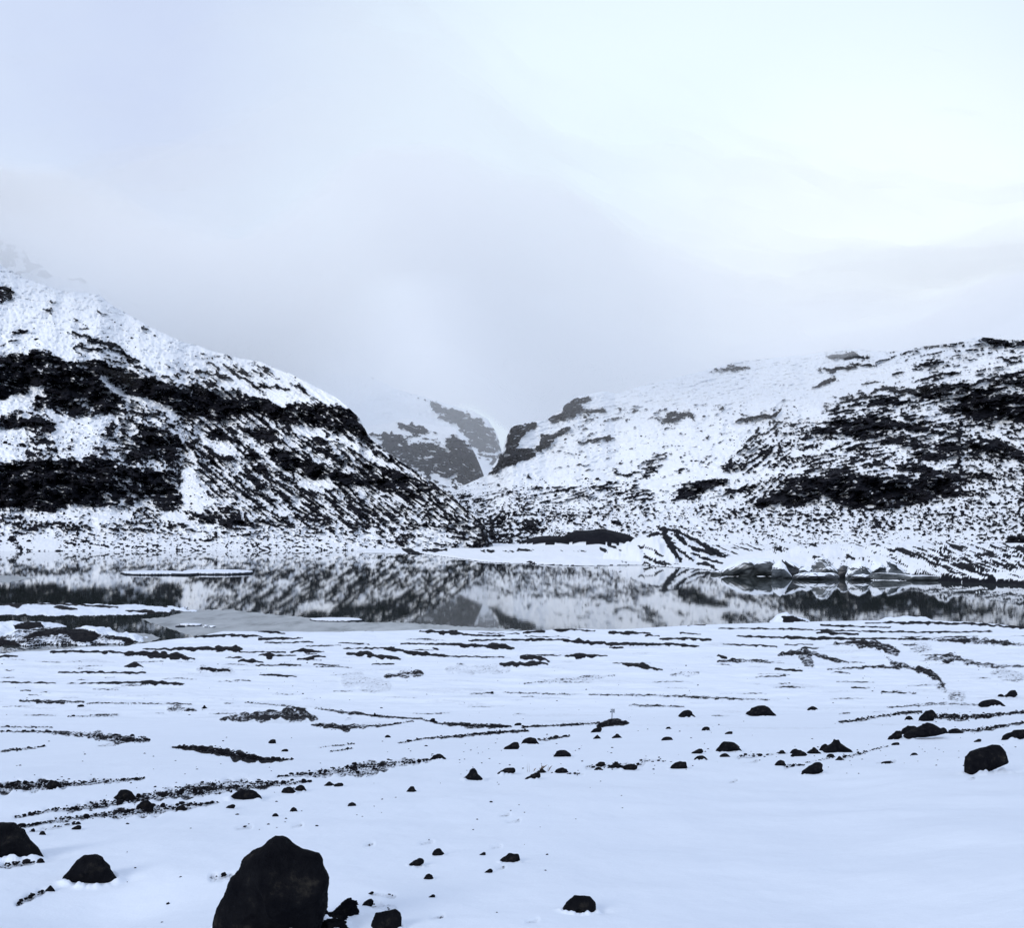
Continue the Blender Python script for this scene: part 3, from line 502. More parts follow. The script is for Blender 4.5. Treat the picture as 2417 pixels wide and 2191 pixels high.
for x_, y_, r_ in ((1190,1925,10),(1210,1940,14),(870,1995,8),(575,1955,16),(700,1950,10),(1255,2175,12),(1030,2165,14),(1005,1990,14),(1170,2000,10),(1180,2050,8),(820,1700,6),(250,1760,20),(2290,1840,8),(1770,1800,16),(2090,1800,22),(1730,1845,8)):
    GM.stroke([(x_ - r_, y_ + 2, 3), (x_ + r_, y_ - 3, 8)], 0.36)
for k in range(150):   # faint thin patches far out on the plain
    x0, y0 = random.uniform(-150, 2500), random.uniform(1500, 1690); l_ = random.uniform(15, 90)
    GM.stroke([(x0, y0, 1.5), (x0 + l_ * .5, y0 + random.uniform(-2, 2), 3), (x0 + l_, y0 + random.uniform(-2, 2), 1.5)], random.uniform(0.25, 0.75))
for k in range(60):
    x0, y0 = random.uniform(-100, 2400), random.uniform(1520, 1720); l_ = random.uniform(60, 260)
    GM.stroke([(x0, y0, 3), (x0 + l_ * .5, y0 + random.uniform(-3, 3), random.uniform(5, 12)), (x0 + l_, y0 + random.uniform(-3, 3), 3)], random.uniform(0.12, 0.22))
GMs = GM.copy().blur(2, 1)

# ------------------------------------------------------------------ near ground: snow slope, plain, shore
shore_pts = Z('R4', [(-1200, 772), (0, 765), (170, 752), (400, 738), (560, 725), (760, 722), (830, 706), (950, 691), (1150, 670), (1330, 636), (1600, 634), (2016, 638)]) + [(900, 1491), (1000, 1488), (1240, 1491), (1300, 1488), (1500, 1486)] + \
            Z('R6', [(0, 548), (300, 530), (600, 520), (900, 514), (1150, 508), (1350, 506), (1500, 506), (1700, 515), (2016, 540), (3500, 600)])
def prof(Y):      # height of the ground straight ahead
    slope = 16.4 - 0.1585 * Y
    return np.logaddexp(slope / 1.3, 0.35 / 1.3) * 1.3 + 0.22
def vof(Y): return HZ + F * CH / np.maximum(Y, 1)
def height(x, Y):
    x, Y = np.broadcast_arrays(np.asarray(x, float), np.asarray(Y, float))
    u = CX + F * x / np.maximum(Y, 3); v = vof(Y)
    on = 1 - sst(60, 115, Y)
    z = prof(Y) + on * 0.035 * x * sst(0, 12, Y + 4)
    z = z + 0.10 * on * np.minimum(1, Y / 25) * fbm(x / 9, Y / 13, 3, 5) + on * np.minimum(1, Y / 20) * 0.5 * fbm(x / 30 + 3, Y / 40, 2, 8)
    z = z + (0.022 * fbm(x / 1.1, Y / 1.6, 4, 14) + 0.06 * fbm(x / 3.2 + 4, Y / 4.5, 3, 15)) * (1 - sst(15, 40, Y)) * sst(-3, 3, Y)
    z = z + 0.20 * sst(-0.9, 0.9, x * 0.9 - Y * 0.22 - 1.1 + 0.5 * fbm(x / 3, Y / 4, 2, 16)) * (1 - sst(16, 30, Y)) * sst(3, 6, Y) - 0.20 * np.exp(-((x + 3.1) / 0.8) ** 2 - ((Y - 8.2) / 1.0) ** 2)
    far = sst(75, 120, Y)
    z = z + far * (0.30 * fbm(x / 16, Y / 6, 4, 6) + 0.10 * fbm(x / 4, Y / 2.4, 3, 7))
    sv = np.interp(u, [p[0] for p in sorted(shore_pts)], [p[1] for p in sorted(shore_pts)])
    Ys = F * CH / (sv - HZ)
    z = np.minimum(z, np.clip((Ys - Y + 1.5 * fbm(x / 7, Y / 7, 3, 9)) * 0.10, -2.5, 40))
    def isl(pu, pv, ru, rv, h, sd_):
        d = 1 - ((u - pu) / ru) ** 2 - ((v - pv) / rv) ** 2 + 0.35 * fbm(u / 30, v / 8, 3, sd_)
        return np.where(d > 0, h * np.minimum(d, 1) ** 0.9 * (1 + 0.22 * fbm(u / 42, v / 9, 3, sd_ + 40)), np.maximum(d, -1.2) * 1.6)
    reg = (Y > 120) & (Y < 330)
    for I in ((185, 1510, 165, 14, 1.5, 21), (225, 1508, 70, 12, 1.9, 25), (60, 1513, 70, 13, 1.6, 28), (-160, 1500, 230, 30, 1.2, 22), (40, 1440, 420, 15, 0.55, 23), (40, 1480, 120, 8, 0.9, 24), (1866, 1469, 50, 7, 1.3, 26), (1848, 1469, 26, 6, 1.7, 29), (2140, 1466, 75, 5, 0.9, 27)):
        z = np.where(reg, np.maximum(z, isl(*I)), z)
    return z
Yf = np.concatenate([np.linspace(3, 60, 3000), np.linspace(60, 480, 9000)[1:]])
pyf = HZ + F * (CH - prof(Yf)) / Yf
pyf = np.minimum.accumulate(pyf)
py_rows = np.concatenate([np.arange(2500, 2240, -8), np.arange(2240, 1760, -1.6), np.arange(1760, 1555, -0.9), np.arange(1555, 1462, -0.4), np.arange(1462, 1430, -0.8), np.arange(1430, 1380, -2)])
Yr = np.interp(-py_rows, -pyf, Yf)
Yr = np.concatenate([np.arange(-40, Yr[0], 0.8), Yr])
pxc = np.concatenate([np.arange(-5200, -260, 40), np.arange(-260, 2680, 1.9), np.arange(2680, 7600, 40)])
YY = np.broadcast_to(Yr[:, None], (len(Yr), len(pxc))); sY = np.maximum(YY, 5.0)
XX = (pxc[None, :] - CX) / F * sY
ZZ = height(XX, YY)
PXs, PYs = CX + F * XX / np.maximum(YY, 2), HZ + F * (CH - ZZ) / np.maximum(YY, 2)
wv = sst(20, 70, YY)
den = GM.at(PXs + wv * 3 * fbm(PXs / 14, PYs / 6, 2, 33), PYs + wv * 1.2 * fbm(PXs / 12, PYs / 6, 2, 34))
den = np.where(YY > 3, den, 0)
fine = fbm(XX / 0.35, YY / 0.7, 2, 35)
rockg = np.clip(den + ((0.42 * fbm(PXs / 7, PYs / 2.8, 4, 36, 0.7) + 0.34 * fbm(PXs / 46, PYs / 9, 3, 37)) * (1.25 - den) * sst(0.1, 0.4, den) + 0.12 * fine) * (den > 0.02), 0, 1)
rockg = np.where(ZZ < 0.04, 0.9, rockg)
dz = GMs.at(PXs, PYs)
ZZ2 = ZZ + sst(60, 110, YY) * (0.16 * dz * (ZZ > -0.1)) - 0.05 * (1 - sst(60, 110, YY)) * dz * (YY > 5) + (rockg > 0.5) * 0.02 * fine
g_near = grid_mesh('ground', XX, YY, ZZ2, {'rock': rockg}, M_ground); tag(g_near, kind='structure')
def ray(px, py):   # where the line of sight meets the snow
    Ys = np.concatenate([np.linspace(4, 60, 1500), np.linspace(60, 330, 2500)[1:]]); x = (px - CX) / F * Ys; l = CH - (py - HZ) / F * Ys
    hit = np.nonzero(l <= height(x, Ys))[0]
    k = hit[0] if len(hit) else len(Ys) - 1
    return x[k], Ys[k], l[k]
PYmin = np.minimum.accumulate(np.where(YY > 4.5, PYs, 1e6), 0)
def ray_many(px, py):    # the same for many lines of sight at once, on the finished ground
    px, py = np.asarray(px, float), np.asarray(py, float)
    ci = np.clip(np.round(np.interp(px, pxc, np.arange(len(pxc)))).astype(int), 0, len(pxc) - 1); Yo = np.zeros(len(px))
    for k in range(len(px)):
        j_ = min(max(int(np.searchsorted(-PYmin[:, ci[k]], -py[k])), 1), len(Yr) - 1); a_, b_ = PYmin[j_ - 1, ci[k]], PYmin[j_, ci[k]]
        t_ = (a_ - py[k]) / (a_ - b_) if a_ > b_ and a_ < 1e5 else 1.0; Yo[k] = Yr[j_ - 1] + (Yr[j_] - Yr[j_ - 1]) * min(max(t_, 0), 1)
    x = (px - CX) / F * Yo; return x, Yo, CH - (py - HZ) / F * Yo

# ------------------------------------------------------------------ far shore at right: spit, striped moraine, dark mound, bank
SM = Map(0.12)
SM.poly([(1500, 1250), (4000, 1240), (4000, 1306), (1900, 1308), (1720, 1312), (1640, 1300)], 0.40)
SM.poly(Z('R6', [(900, 20), (2600, 0), (2600, 330), (1200, 330), (900, 240)]), 0.34)
SM.poly(Z('R6', [(1300, 120), (2600, 100), (2600, 270), (1600, 240)]), 0.52)
SM.poly(Z('R5', [(1220, 70), (1340, 45), (1400, 5), (1480, -10), (1600, 5), (1760, 70), (1660, 120), (1540, 90), (1400, 100), (1280, 90)]), 1.0)
for s_ in ([(0,165,6),(60,190,14),(130,205,6)],[(110,20,20),(130,80,30),(150,120,26),(200,190,12)],[(60,15,10),(180,30,14),(250,60,22),(330,110,24),(420,150,10)],[(170,50,12),(230,100,14),(300,140,12)],
           [(130,90,20),(220,150,14),(270,195,8)],[(0,110,10),(50,130,10),(100,165,12)],[(20,60,6),(60,50,12),(110,20,8)],[(250,150,6),(340,180,10),(420,200,8)],[(0,205,8),(200,208,8)],[(280,120,10),(350,150,14),(440,170,10)],
           [(1180,265,14),(1400,272,26),(1600,285,26),(1800,298,26),(2016,308,28),(2400,330,30)],[(1700,230,10),(1850,275,14)],[(1500,190,10),(1650,250,10)],[(290,205,14),(330,200,20),(400,240,6)]):
    SM.stroke(Z('R6', s_), 0.95)
for s_ in ([(1240,75,16),(1340,50,16)],[(1548,138,8),(1568,150,26),(1596,165,10)],[(1610,215,5),(1750,220,6)],[(1090,225,5),(1190,228,5)],[(1320,152,8),(1490,152,5)],[(1060,150,12),(1110,150,14),(1160,150,8)],[(890,153,16),(925,153,16)],[(850,150,10),(870,155,10)],
           [(1190,150,8),(1250,165,6)],[(940,158,5),(1040,156,6)],[(1790,120,8),(1830,200,8)],[(1600,120,10),(1680,150,8)],[(370,125,14),(400,140,50),(440,165,20),(500,175,8)],[(500,150,18),(640,150,18)],[(640,235,4),(1480,243,4)],[(1620,240,5),(1800,242,6)]):
    SM.stroke(Z('R5', s_), 0.9)
SM.blur(1, 1)
wl_pts = [(600, 1306), (905, 1307), (1000, 1309), (1078, 1319), (1145, 1328), (1355, 1337), (1517, 1335), (1664, 1346), (1700, 1350), (1860, 1353), (1900, 1355), (2053, 1358), (2160, 1362), (2231, 1374), (2417, 1382), (3500, 1430)]
pyr = np.concatenate([np.arange(1450, 1250 + 60, -0.5), 1310 - np.arange(0, 1, 1)])
vr = np.concatenate([np.arange(1440, 1330, -0.8), np.arange(1330, 1290, -0.35), np.arange(1290, 1280, -0.2)])
pxs = np.concatenate([np.arange(860, 2640, 2.0), np.arange(2640, 4000, 20)])
V2 = np.broadcast_to(vr[:, None], (len(vr), len(pxs))); U2 = np.broadcast_to(pxs[None, :], V2.shape)
Y2 = F * CH / (V2 - HZ)
wlv = np.interp(U2, [p[0] for p in wl_pts], [p[1] for p in wl_pts]); Yw = F * CH / (wlv - HZ)
dY = Y2 - Yw + 4 * fbm(U2 / 40, V2 / 10, 3, 81)
flat = np.clip(dY * 0.05, -2, 1.0) + np.clip((dY - 60) * 0.004, 0, 2.2) + 0.7 * np.clip(dY / 30, 0, 1) * fbm(U2 / 60, Y2 / 40, 3, 82)
hx, hy = (U2 - 1572) / 150, (Y2 - 690) / 95
r_ = np.sqrt(hx ** 2 + hy ** 2) + 0.12 * fbm(U2 / 25, Y2 / 50, 3, 83)
hill = 19.5 * np.clip(1 - r_, 0, 1) ** 0.85 + 1.2 * np.clip(1 - r_, 0, 1) * fbm(U2 / 14, Y2 / 40, 3, 84)
m2 = np.sqrt(((U2 - 1405) / 108) ** 2 + ((Y2 - 1210) / 80) ** 2); mound = 22.5 * np.sqrt(np.clip(1 - m2 ** 2, 0, 1)) * (0.85 + 0.25 * noise(U2 / 50, U2 * 0, 5))
m3 = np.sqrt(((U2 - 1300) / 80) ** 2 + ((Y2 - 1190) / 60) ** 2); mound = np.maximum(mound, 12.5 * np.sqrt(np.clip(1 - m3 ** 2, 0, 1)))
bankw = sst(1640, 1900, U2)
bank = bankw * (1 - 0.85 * sst(95, 210, dY)) * (np.clip(dY - 2, 0, 80) * 0.112 * (1 + 0.3 * fbm(U2 / 50, Y2 / 60, 3, 85)) + 0.8 * fbm(U2 / 30, Y2 / 30, 4, 86) * np.clip(dY / 20, 0, 1)) + bankw * np.clip(dY / 4, 0, 1) * 1.1 * sst(2000, 2150, U2)
Z2 = np.maximum(flat + hill, flat * 0 + mound) * 1.0
Z2 = np.maximum(Z2, flat + bank)
Z2 = np.where(dY < 0, np.minimum(Z2, dY * 0.05), Z2)
PX2, PY2 = U2, HZ + F * (CH - Z2) / Y2
dn = SM.at(PX2 + 3 * fbm(PX2 / 15, PY2 / 9, 2, 87), PY2 + 2 * fbm(PX2 / 15, PY2 / 9, 2, 88))
n2 = 0.85 * aniso(PX2, PY2, 22, 44, 6, 89, 5) + 0.35 * fbm(PX2 / 8, PY2 / 5, 4, 90, 0.7) + 0.35 * fbm(PX2 / 60, PY2 / 16, 3, 92)
dn = np.where(mound > flat + hill + 0.5, np.maximum(dn, 0.95), dn)
rk2 = sst(0.42, 0.6, dn + n2 * 0.6 * np.where(dn > 0.9, 0.3, np.where(dn < 0.2, 0.4, 1.0)))
rk2 = np.where(Z2 < 0.15, 0.9, rk2)
o = grid_mesh('shore', (U2 - CX) / F * Y2, Y2, Z2 + 0.25 * n2 * (Z2 > 0.6), {'rock': rk2}, M_mtn); tag(o, kind='structure')

# ------------------------------------------------------------------ lake and the wide ground below everything
def sheet(name, x0, x1, y0, y1, z, mat, n=40):
    X, Y = np.meshgrid(np.linspace(x0, x1, n), np.linspace(y0, y1, n)); return grid_mesh(name, X, Y, X * 0 + z, {'rock': 0.35}, mat)
tag(sheet('water', -3000, 3000, 118, 1500, 0.0, M_water, 4), kind='structure')
tag(sheet('ground', -14000, 14000, -9000, 12500, -4.0, M_mtn), kind='structure')
def flat_poly(name, pts, z, th, mat, rag=5.0, step=4.0):
    P = []
    for k in range(len(pts)):
        (x1, y1), (x2, y2) = pts[k], pts[(k + 1) % len(pts)]; n = max(1, int(math.hypot(x2 - x1, (y2 - y1) * 3) / step))
        for i in range(n):
            t = i / n; P.append((x1 + (x2 - x1) * t, y1 + (y2 - y1) * t + rag * 0.5 * float(fbm(np.array(x1 + (x2 - x1) * t) / 12, np.array(y1), 3, 77))))
    W = [((px - CX) / F * (F * CH / (py - HZ)), F * CH / (py - HZ)) for px, py in P]; n = len(W)
    V = [(x, y, z) for x, y in W] + [(x, y, z - th) for x, y in W]
    return raw_mesh(name, V, [list(range(n))] + [[(i + 1) % n, i, i + n, (i + 1) % n + n] for i in range(n)], mat)
tag(flat_poly('slush_ice', Z('R4', [(840, 560), (1000, 545), (1080, 520), (1200, 505), (1350, 503), (1500, 520), (1850, 553)]) + Z('R5', [(0, 577), (400, 582), (800, 608), (1090, 622), (700, 650), (0, 650)]) + Z('R4', [(1330, 650), (1150, 660), (1080, 640), (960, 600)]), 0.03, 0.06, M_slush), kind='stuff')
tag(flat_poly('slush_ice', Z('R4', [(720, 655), (800, 642), (900, 648), (955, 676), (900, 692), (800, 700)]), 0.03, 0.06, M_slush), kind='stuff')
tag(flat_poly('slush_ice', Z('R4', [(60, 756), (240, 738), (520, 722), (660, 728), (760, 742), (500, 765)]), 0.03, 0.06, M_slush), kind='stuff')
tag(flat_poly('slush_ice', Z('R4', [(-300, 300), (0, 298), (110, 305), (210, 316), (60, 340), (-300, 352)]), 0.03, 0.06, M_slush), kind='stuff')

# ------------------------------------------------------------------ rocks
def ico(sub):
    t = (1 + 5 ** .5) / 2
    V = [np.array(v, float) for v in ((-1,t,0),(1,t,0),(-1,-t,0),(1,-t,0),(0,-1,t),(0,1,t),(0,-1,-t),(0,1,-t),(t,0,-1),(t,0,1),(-t,0,-1),(-t,0,1))]
    Fs = [(0,11,5),(0,5,1),(0,1,7),(0,7,10),(0,10,11),(1,5,9),(5,11,4),(11,10,2),(10,7,6),(7,1,8),(3,9,4),(3,4,2),(3,2,6),(3,6,8),(3,8,9),(4,9,5),(2,4,11),(6,2,10),(8,6,7),(9,8,1)]
    V = [v / np.linalg.norm(v) for v in V]
    for _ in range(sub):
        c = {}; nf = []
        def md(a, b):
            k = (min(a, b), max(a, b))
            if k not in c: m_ = V[a] + V[b]; V.append(m_ / np.linalg.norm(m_)); c[k] = len(V) - 1
            return c[k]
        for a, b, d in Fs:
            ab, bd, da = md(a, b), md(b, d), md(d, a); nf += [(a, ab, da), (b, bd, ab), (d, da, bd), (ab, bd, da)]
        Fs = nf
    return np.array(V), np.array(Fs)
ICO = {k: ico(k) for k in (0, 1, 2, 3, 4, 5)}
def facet_r(V, seed, n=12, sharp=18):
    rs = np.random.RandomState(seed); P = rs.normal(size=(n, 3)); P /= np.linalg.norm(P, axis=1)[:, None]; d = rs.uniform(0.72, 1.0, n)
    dp = np.maximum(V @ P.T, 1e-3) / d
    r = 1 / (np.sum(np.maximum(dp, 0.05) ** sharp, 1) ** (1 / sharp) + 1e-6)
    return np.minimum(r, 1.35)
def n3(V, f, s): return (fbm(V[:, 0] * f + V[:, 2] * 1.3 * f, V[:, 1] * f - V[:, 2] * f * .7, 4, s, 0.6) + fbm(V[:, 2] * f + 5, V[:, 0] * f * .8 + V[:, 1] * f, 4, s + 9, 0.6)) * 0.5
def poly_r(pts, cx, cy, ang):
    out = np.zeros(len(ang))
    for i, a_ in enumerate(ang):
        dx, dy = math.cos(a_), math.sin(a_); best = 0
        for k in range(len(pts)):
            x1, y1 = pts[k][0] - cx, pts[k][1] - cy; x2, y2 = pts[k - 1][0] - cx, pts[k - 1][1] - cy
            ex, ey = x2 - x1, y2 - y1; D = dx * ey - dy * ex
            if abs(D) < 1e-9: continue
            t = (x1 * ey - y1 * ex) / D; q = (x1 * dy - y1 * dx) / D
            if t > 0 and -1e-6 <= q <= 1 + 1e-6: best = max(best, t)
        out[i] = best
    return out
seedc = [1000]; FOOT = []
def boulder(pts, label, cat='boulder', name='boulder', group=None, base=None, sub=3, mat=None, depth=0.8, wet=None, rough=0.05, lift=0.0, Yfix=None):
    """pts: outline in photo pixels, y down; it stands where its lowest edge meets the ground"""
    seedc[0] += 1; seed = seedc[0]
    xs, ys = [p[0] for p in pts], [p[1] for p in pts]; cx, cy = (min(xs) + max(xs)) / 2, (min(ys) + max(ys)) / 2
    yb = max(ys)
    if Yfix: Y = Yfix
    else: _, Y, _ = ray(min(max(cx, -150), 2560), base or (yb - 0.12 * (yb - min(ys))))
    V, Fs = ICO[sub]
    k = Y / F; wpx, hpx = max(xs) - min(xs), yb - min(ys)
    ang = np.linspace(-math.pi, math.pi, 181); R = poly_r(pts, cx, cy, ang)
    a_ = np.arctan2(-V[:, 2], V[:, 0]); rr = np.interp(a_, ang, R)
    low = np.clip(-V[:, 2], 0, 1); rr = rr * (1 + 0.35 * low * (cat != 'x'))        # the foot goes on below the snow
    rad = np.hypot(V[:, 0], V[:, 2]); f = facet_r(V, seed); nn = n3(V, 2.2, seed)
    fr = (f / f.max()); body = 1 - (1 - fr) * 0.5 * np.abs(V[:, 1])
    e_ = 1 + rough * nn + (0.6 * rough * n3(V, 7.0, seed + 3) if sub >= 3 else 0) + (0.012 * n3(V, 17.0, seed + 4) if sub >= 4 else 0)
    sx, sz = V[:, 0] * rr * e_, V[:, 2] * rr * e_
    cth = np.sqrt(np.clip(1 - V[:, 1] ** 2, 1e-6, 1))                    # fatten towards the outline so that the silhouette is the traced one
    fat = np.minimum(1.0, (1 - np.abs(V[:, 1]) ** 3.0)) / cth
    sx, sz = sx * fat * body, sz * fat * body
    dp = depth * 0.5 * min(wpx, 2.2 * hpx)
    sy = V[:, 1] * dp * fr * (1 + rough * nn)
    P = np.stack([sx, sy, sz], 1) * k * (0.97 if wpx > 150 else 1.0)
    X0 = (cx - CX) * k; Z0 = CH - (cy - HZ) * k
    o = raw_mesh(name, P, Fs, mat or M_rock, smooth=False)
    if sub >= 3:
        o.data.polygons.foreach_set('use_smooth', np.full(len(Fs), True))
    o.location = (X0, Y + dp * k * 0.35, Z0 + lift)
    if not Yfix: FOOT.append((X0, Y + dp * k * 0.35, wpx * k * 0.5, dp * k, seed))
    tag(o, label, cat, group); return o
def auto(x0, y0, x1, y1, shape, seed):
    rs = np.random.RandomState(seed); w_, h_ = x1 - x0, y1 - y0
    base_ = {'dome': [(0, .95), (.05, .6), (.2, .22), (.42, .02), (.62, .0), (.82, .22), (.95, .6), (1, .9), (.7, 1), (.3, 1)],
             'peak': [(0, 1), (.06, .75), (.28, .38), (.46, .0), (.58, .05), (.78, .42), (.95, .72), (1, .96), (.6, 1), (.3, 1)],
             'lean': [(0, 1), (.08, .65), (.35, .3), (.62, .03), (.85, .0), (1, .3), (.97, .6), (.75, .9), (.4, .95)],
             'flat': [(0, .8), (.1, .35), (.4, .05), (.75, .0), (.97, .25), (1, .6), (.8, .95), (.4, 1), (.1, 1)],
             'cresc': [(0, 1), (.02, .6), (.15, .25), (.4, .02), (.6, .0), (.82, .3), (1, .8), (.85, .85), (.55, .78), (.25, .85)],
             'block': [(0, .9), (.12, .5), (.35, .15), (.6, .0), (.95, .05), (1, .4), (.98, .9), (.5, 1)]}[shape]
    q = [(a_ + rs.uniform(-.04, .04), b_ + rs.uniform(-.04, .04)) for a_, b_ in base_]; o_ = []
    for (a_, b_), (c_, d_) in zip(q, q[1:] + q[:1]):
        o_ += [(a_, b_), ((a_ + c_) / 2 + rs.normal(0, .025), (b_ + d_) / 2 + rs.normal(0, .035))]
    return [(x0 + w_ * min(max(a_, 0), 1), y0 + h_ * min(max(b_, 0), 1)) for a_, b_ in o_]
big = Z('R7', [(120, 1420), (135, 1205), (150, 1040), (195, 900), (205, 800), (240, 700), (340, 590), (390, 460), (500, 370), (620, 320), (700, 250), (770, 205), (870, 220), (980, 300), (1100, 360), (1290, 410), (1330, 480), (1350, 590), (1400, 680), (1410, 780), (1340, 900), (1320, 1000), (1250, 1120), (1180, 1250), (1100, 1420)])
boulder(big, 'largest black boulder with a pointed top at the bottom edge', base=2222, sub=5, depth=0.85, rough=0.05)
boulder(Z('B1', [(-130, 1000), (-150, 850), (-60, 780), (0, 783), (40, 785), (65, 815), (110, 830), (150, 880), (190, 930), (215, 985), (180, 1003), (100, 1003), (60, 990), (0, 985)]), 'dark boulder cut off by the left edge of the picture', sub=4)
boulder(Z('B1', [(380, 1145), (378, 1090), (410, 1040), (440, 1000), (480, 970), (545, 965), (580, 990), (600, 1020), (630, 1045), (645, 1085), (675, 1115), (640, 1140), (560, 1150), (440, 1143)]), 'black rounded boulder with a notched right flank, between the left edge and the largest boulder', sub=4)
boulder(Z('B4', [(1712, 680), (1690, 610), (1685, 570), (1720, 535), (1850, 497), (1890, 500), (1925, 535), (1938, 590), (1930, 603), (1800, 645), (1740, 670)]), 'blocky tilted black boulder near the right edge above smooth snow', sub=4)
boulder(Z('B3', [(510, 1245), (530, 1200), (575, 1160), (660, 1170), (688, 1205), (680, 1235), (640, 1258), (600, 1250), (560, 1258)]), 'angular black boulder alone in the snow at the bottom centre right', sub=4)
boulder(Z('B2', [(1208, 1480), (1208, 1440), (1222, 1412), (1250, 1405), (1290, 1398), (1340, 1386), (1368, 1410), (1378, 1445), (1362, 1489), (1310, 1510), (1240, 1510)]), 'rough round boulder at the bottom edge right of the lava lumps', sub=4, rough=0.1)
boulder(Z('B4', [(1335, 470), (1345, 430), (1400, 400), (1465, 366), (1500, 375), (1560, 410), (1570, 422), (1500, 440), (1400, 448)]), 'broad peaked boulder topping the pile near the right edge', sub=4)
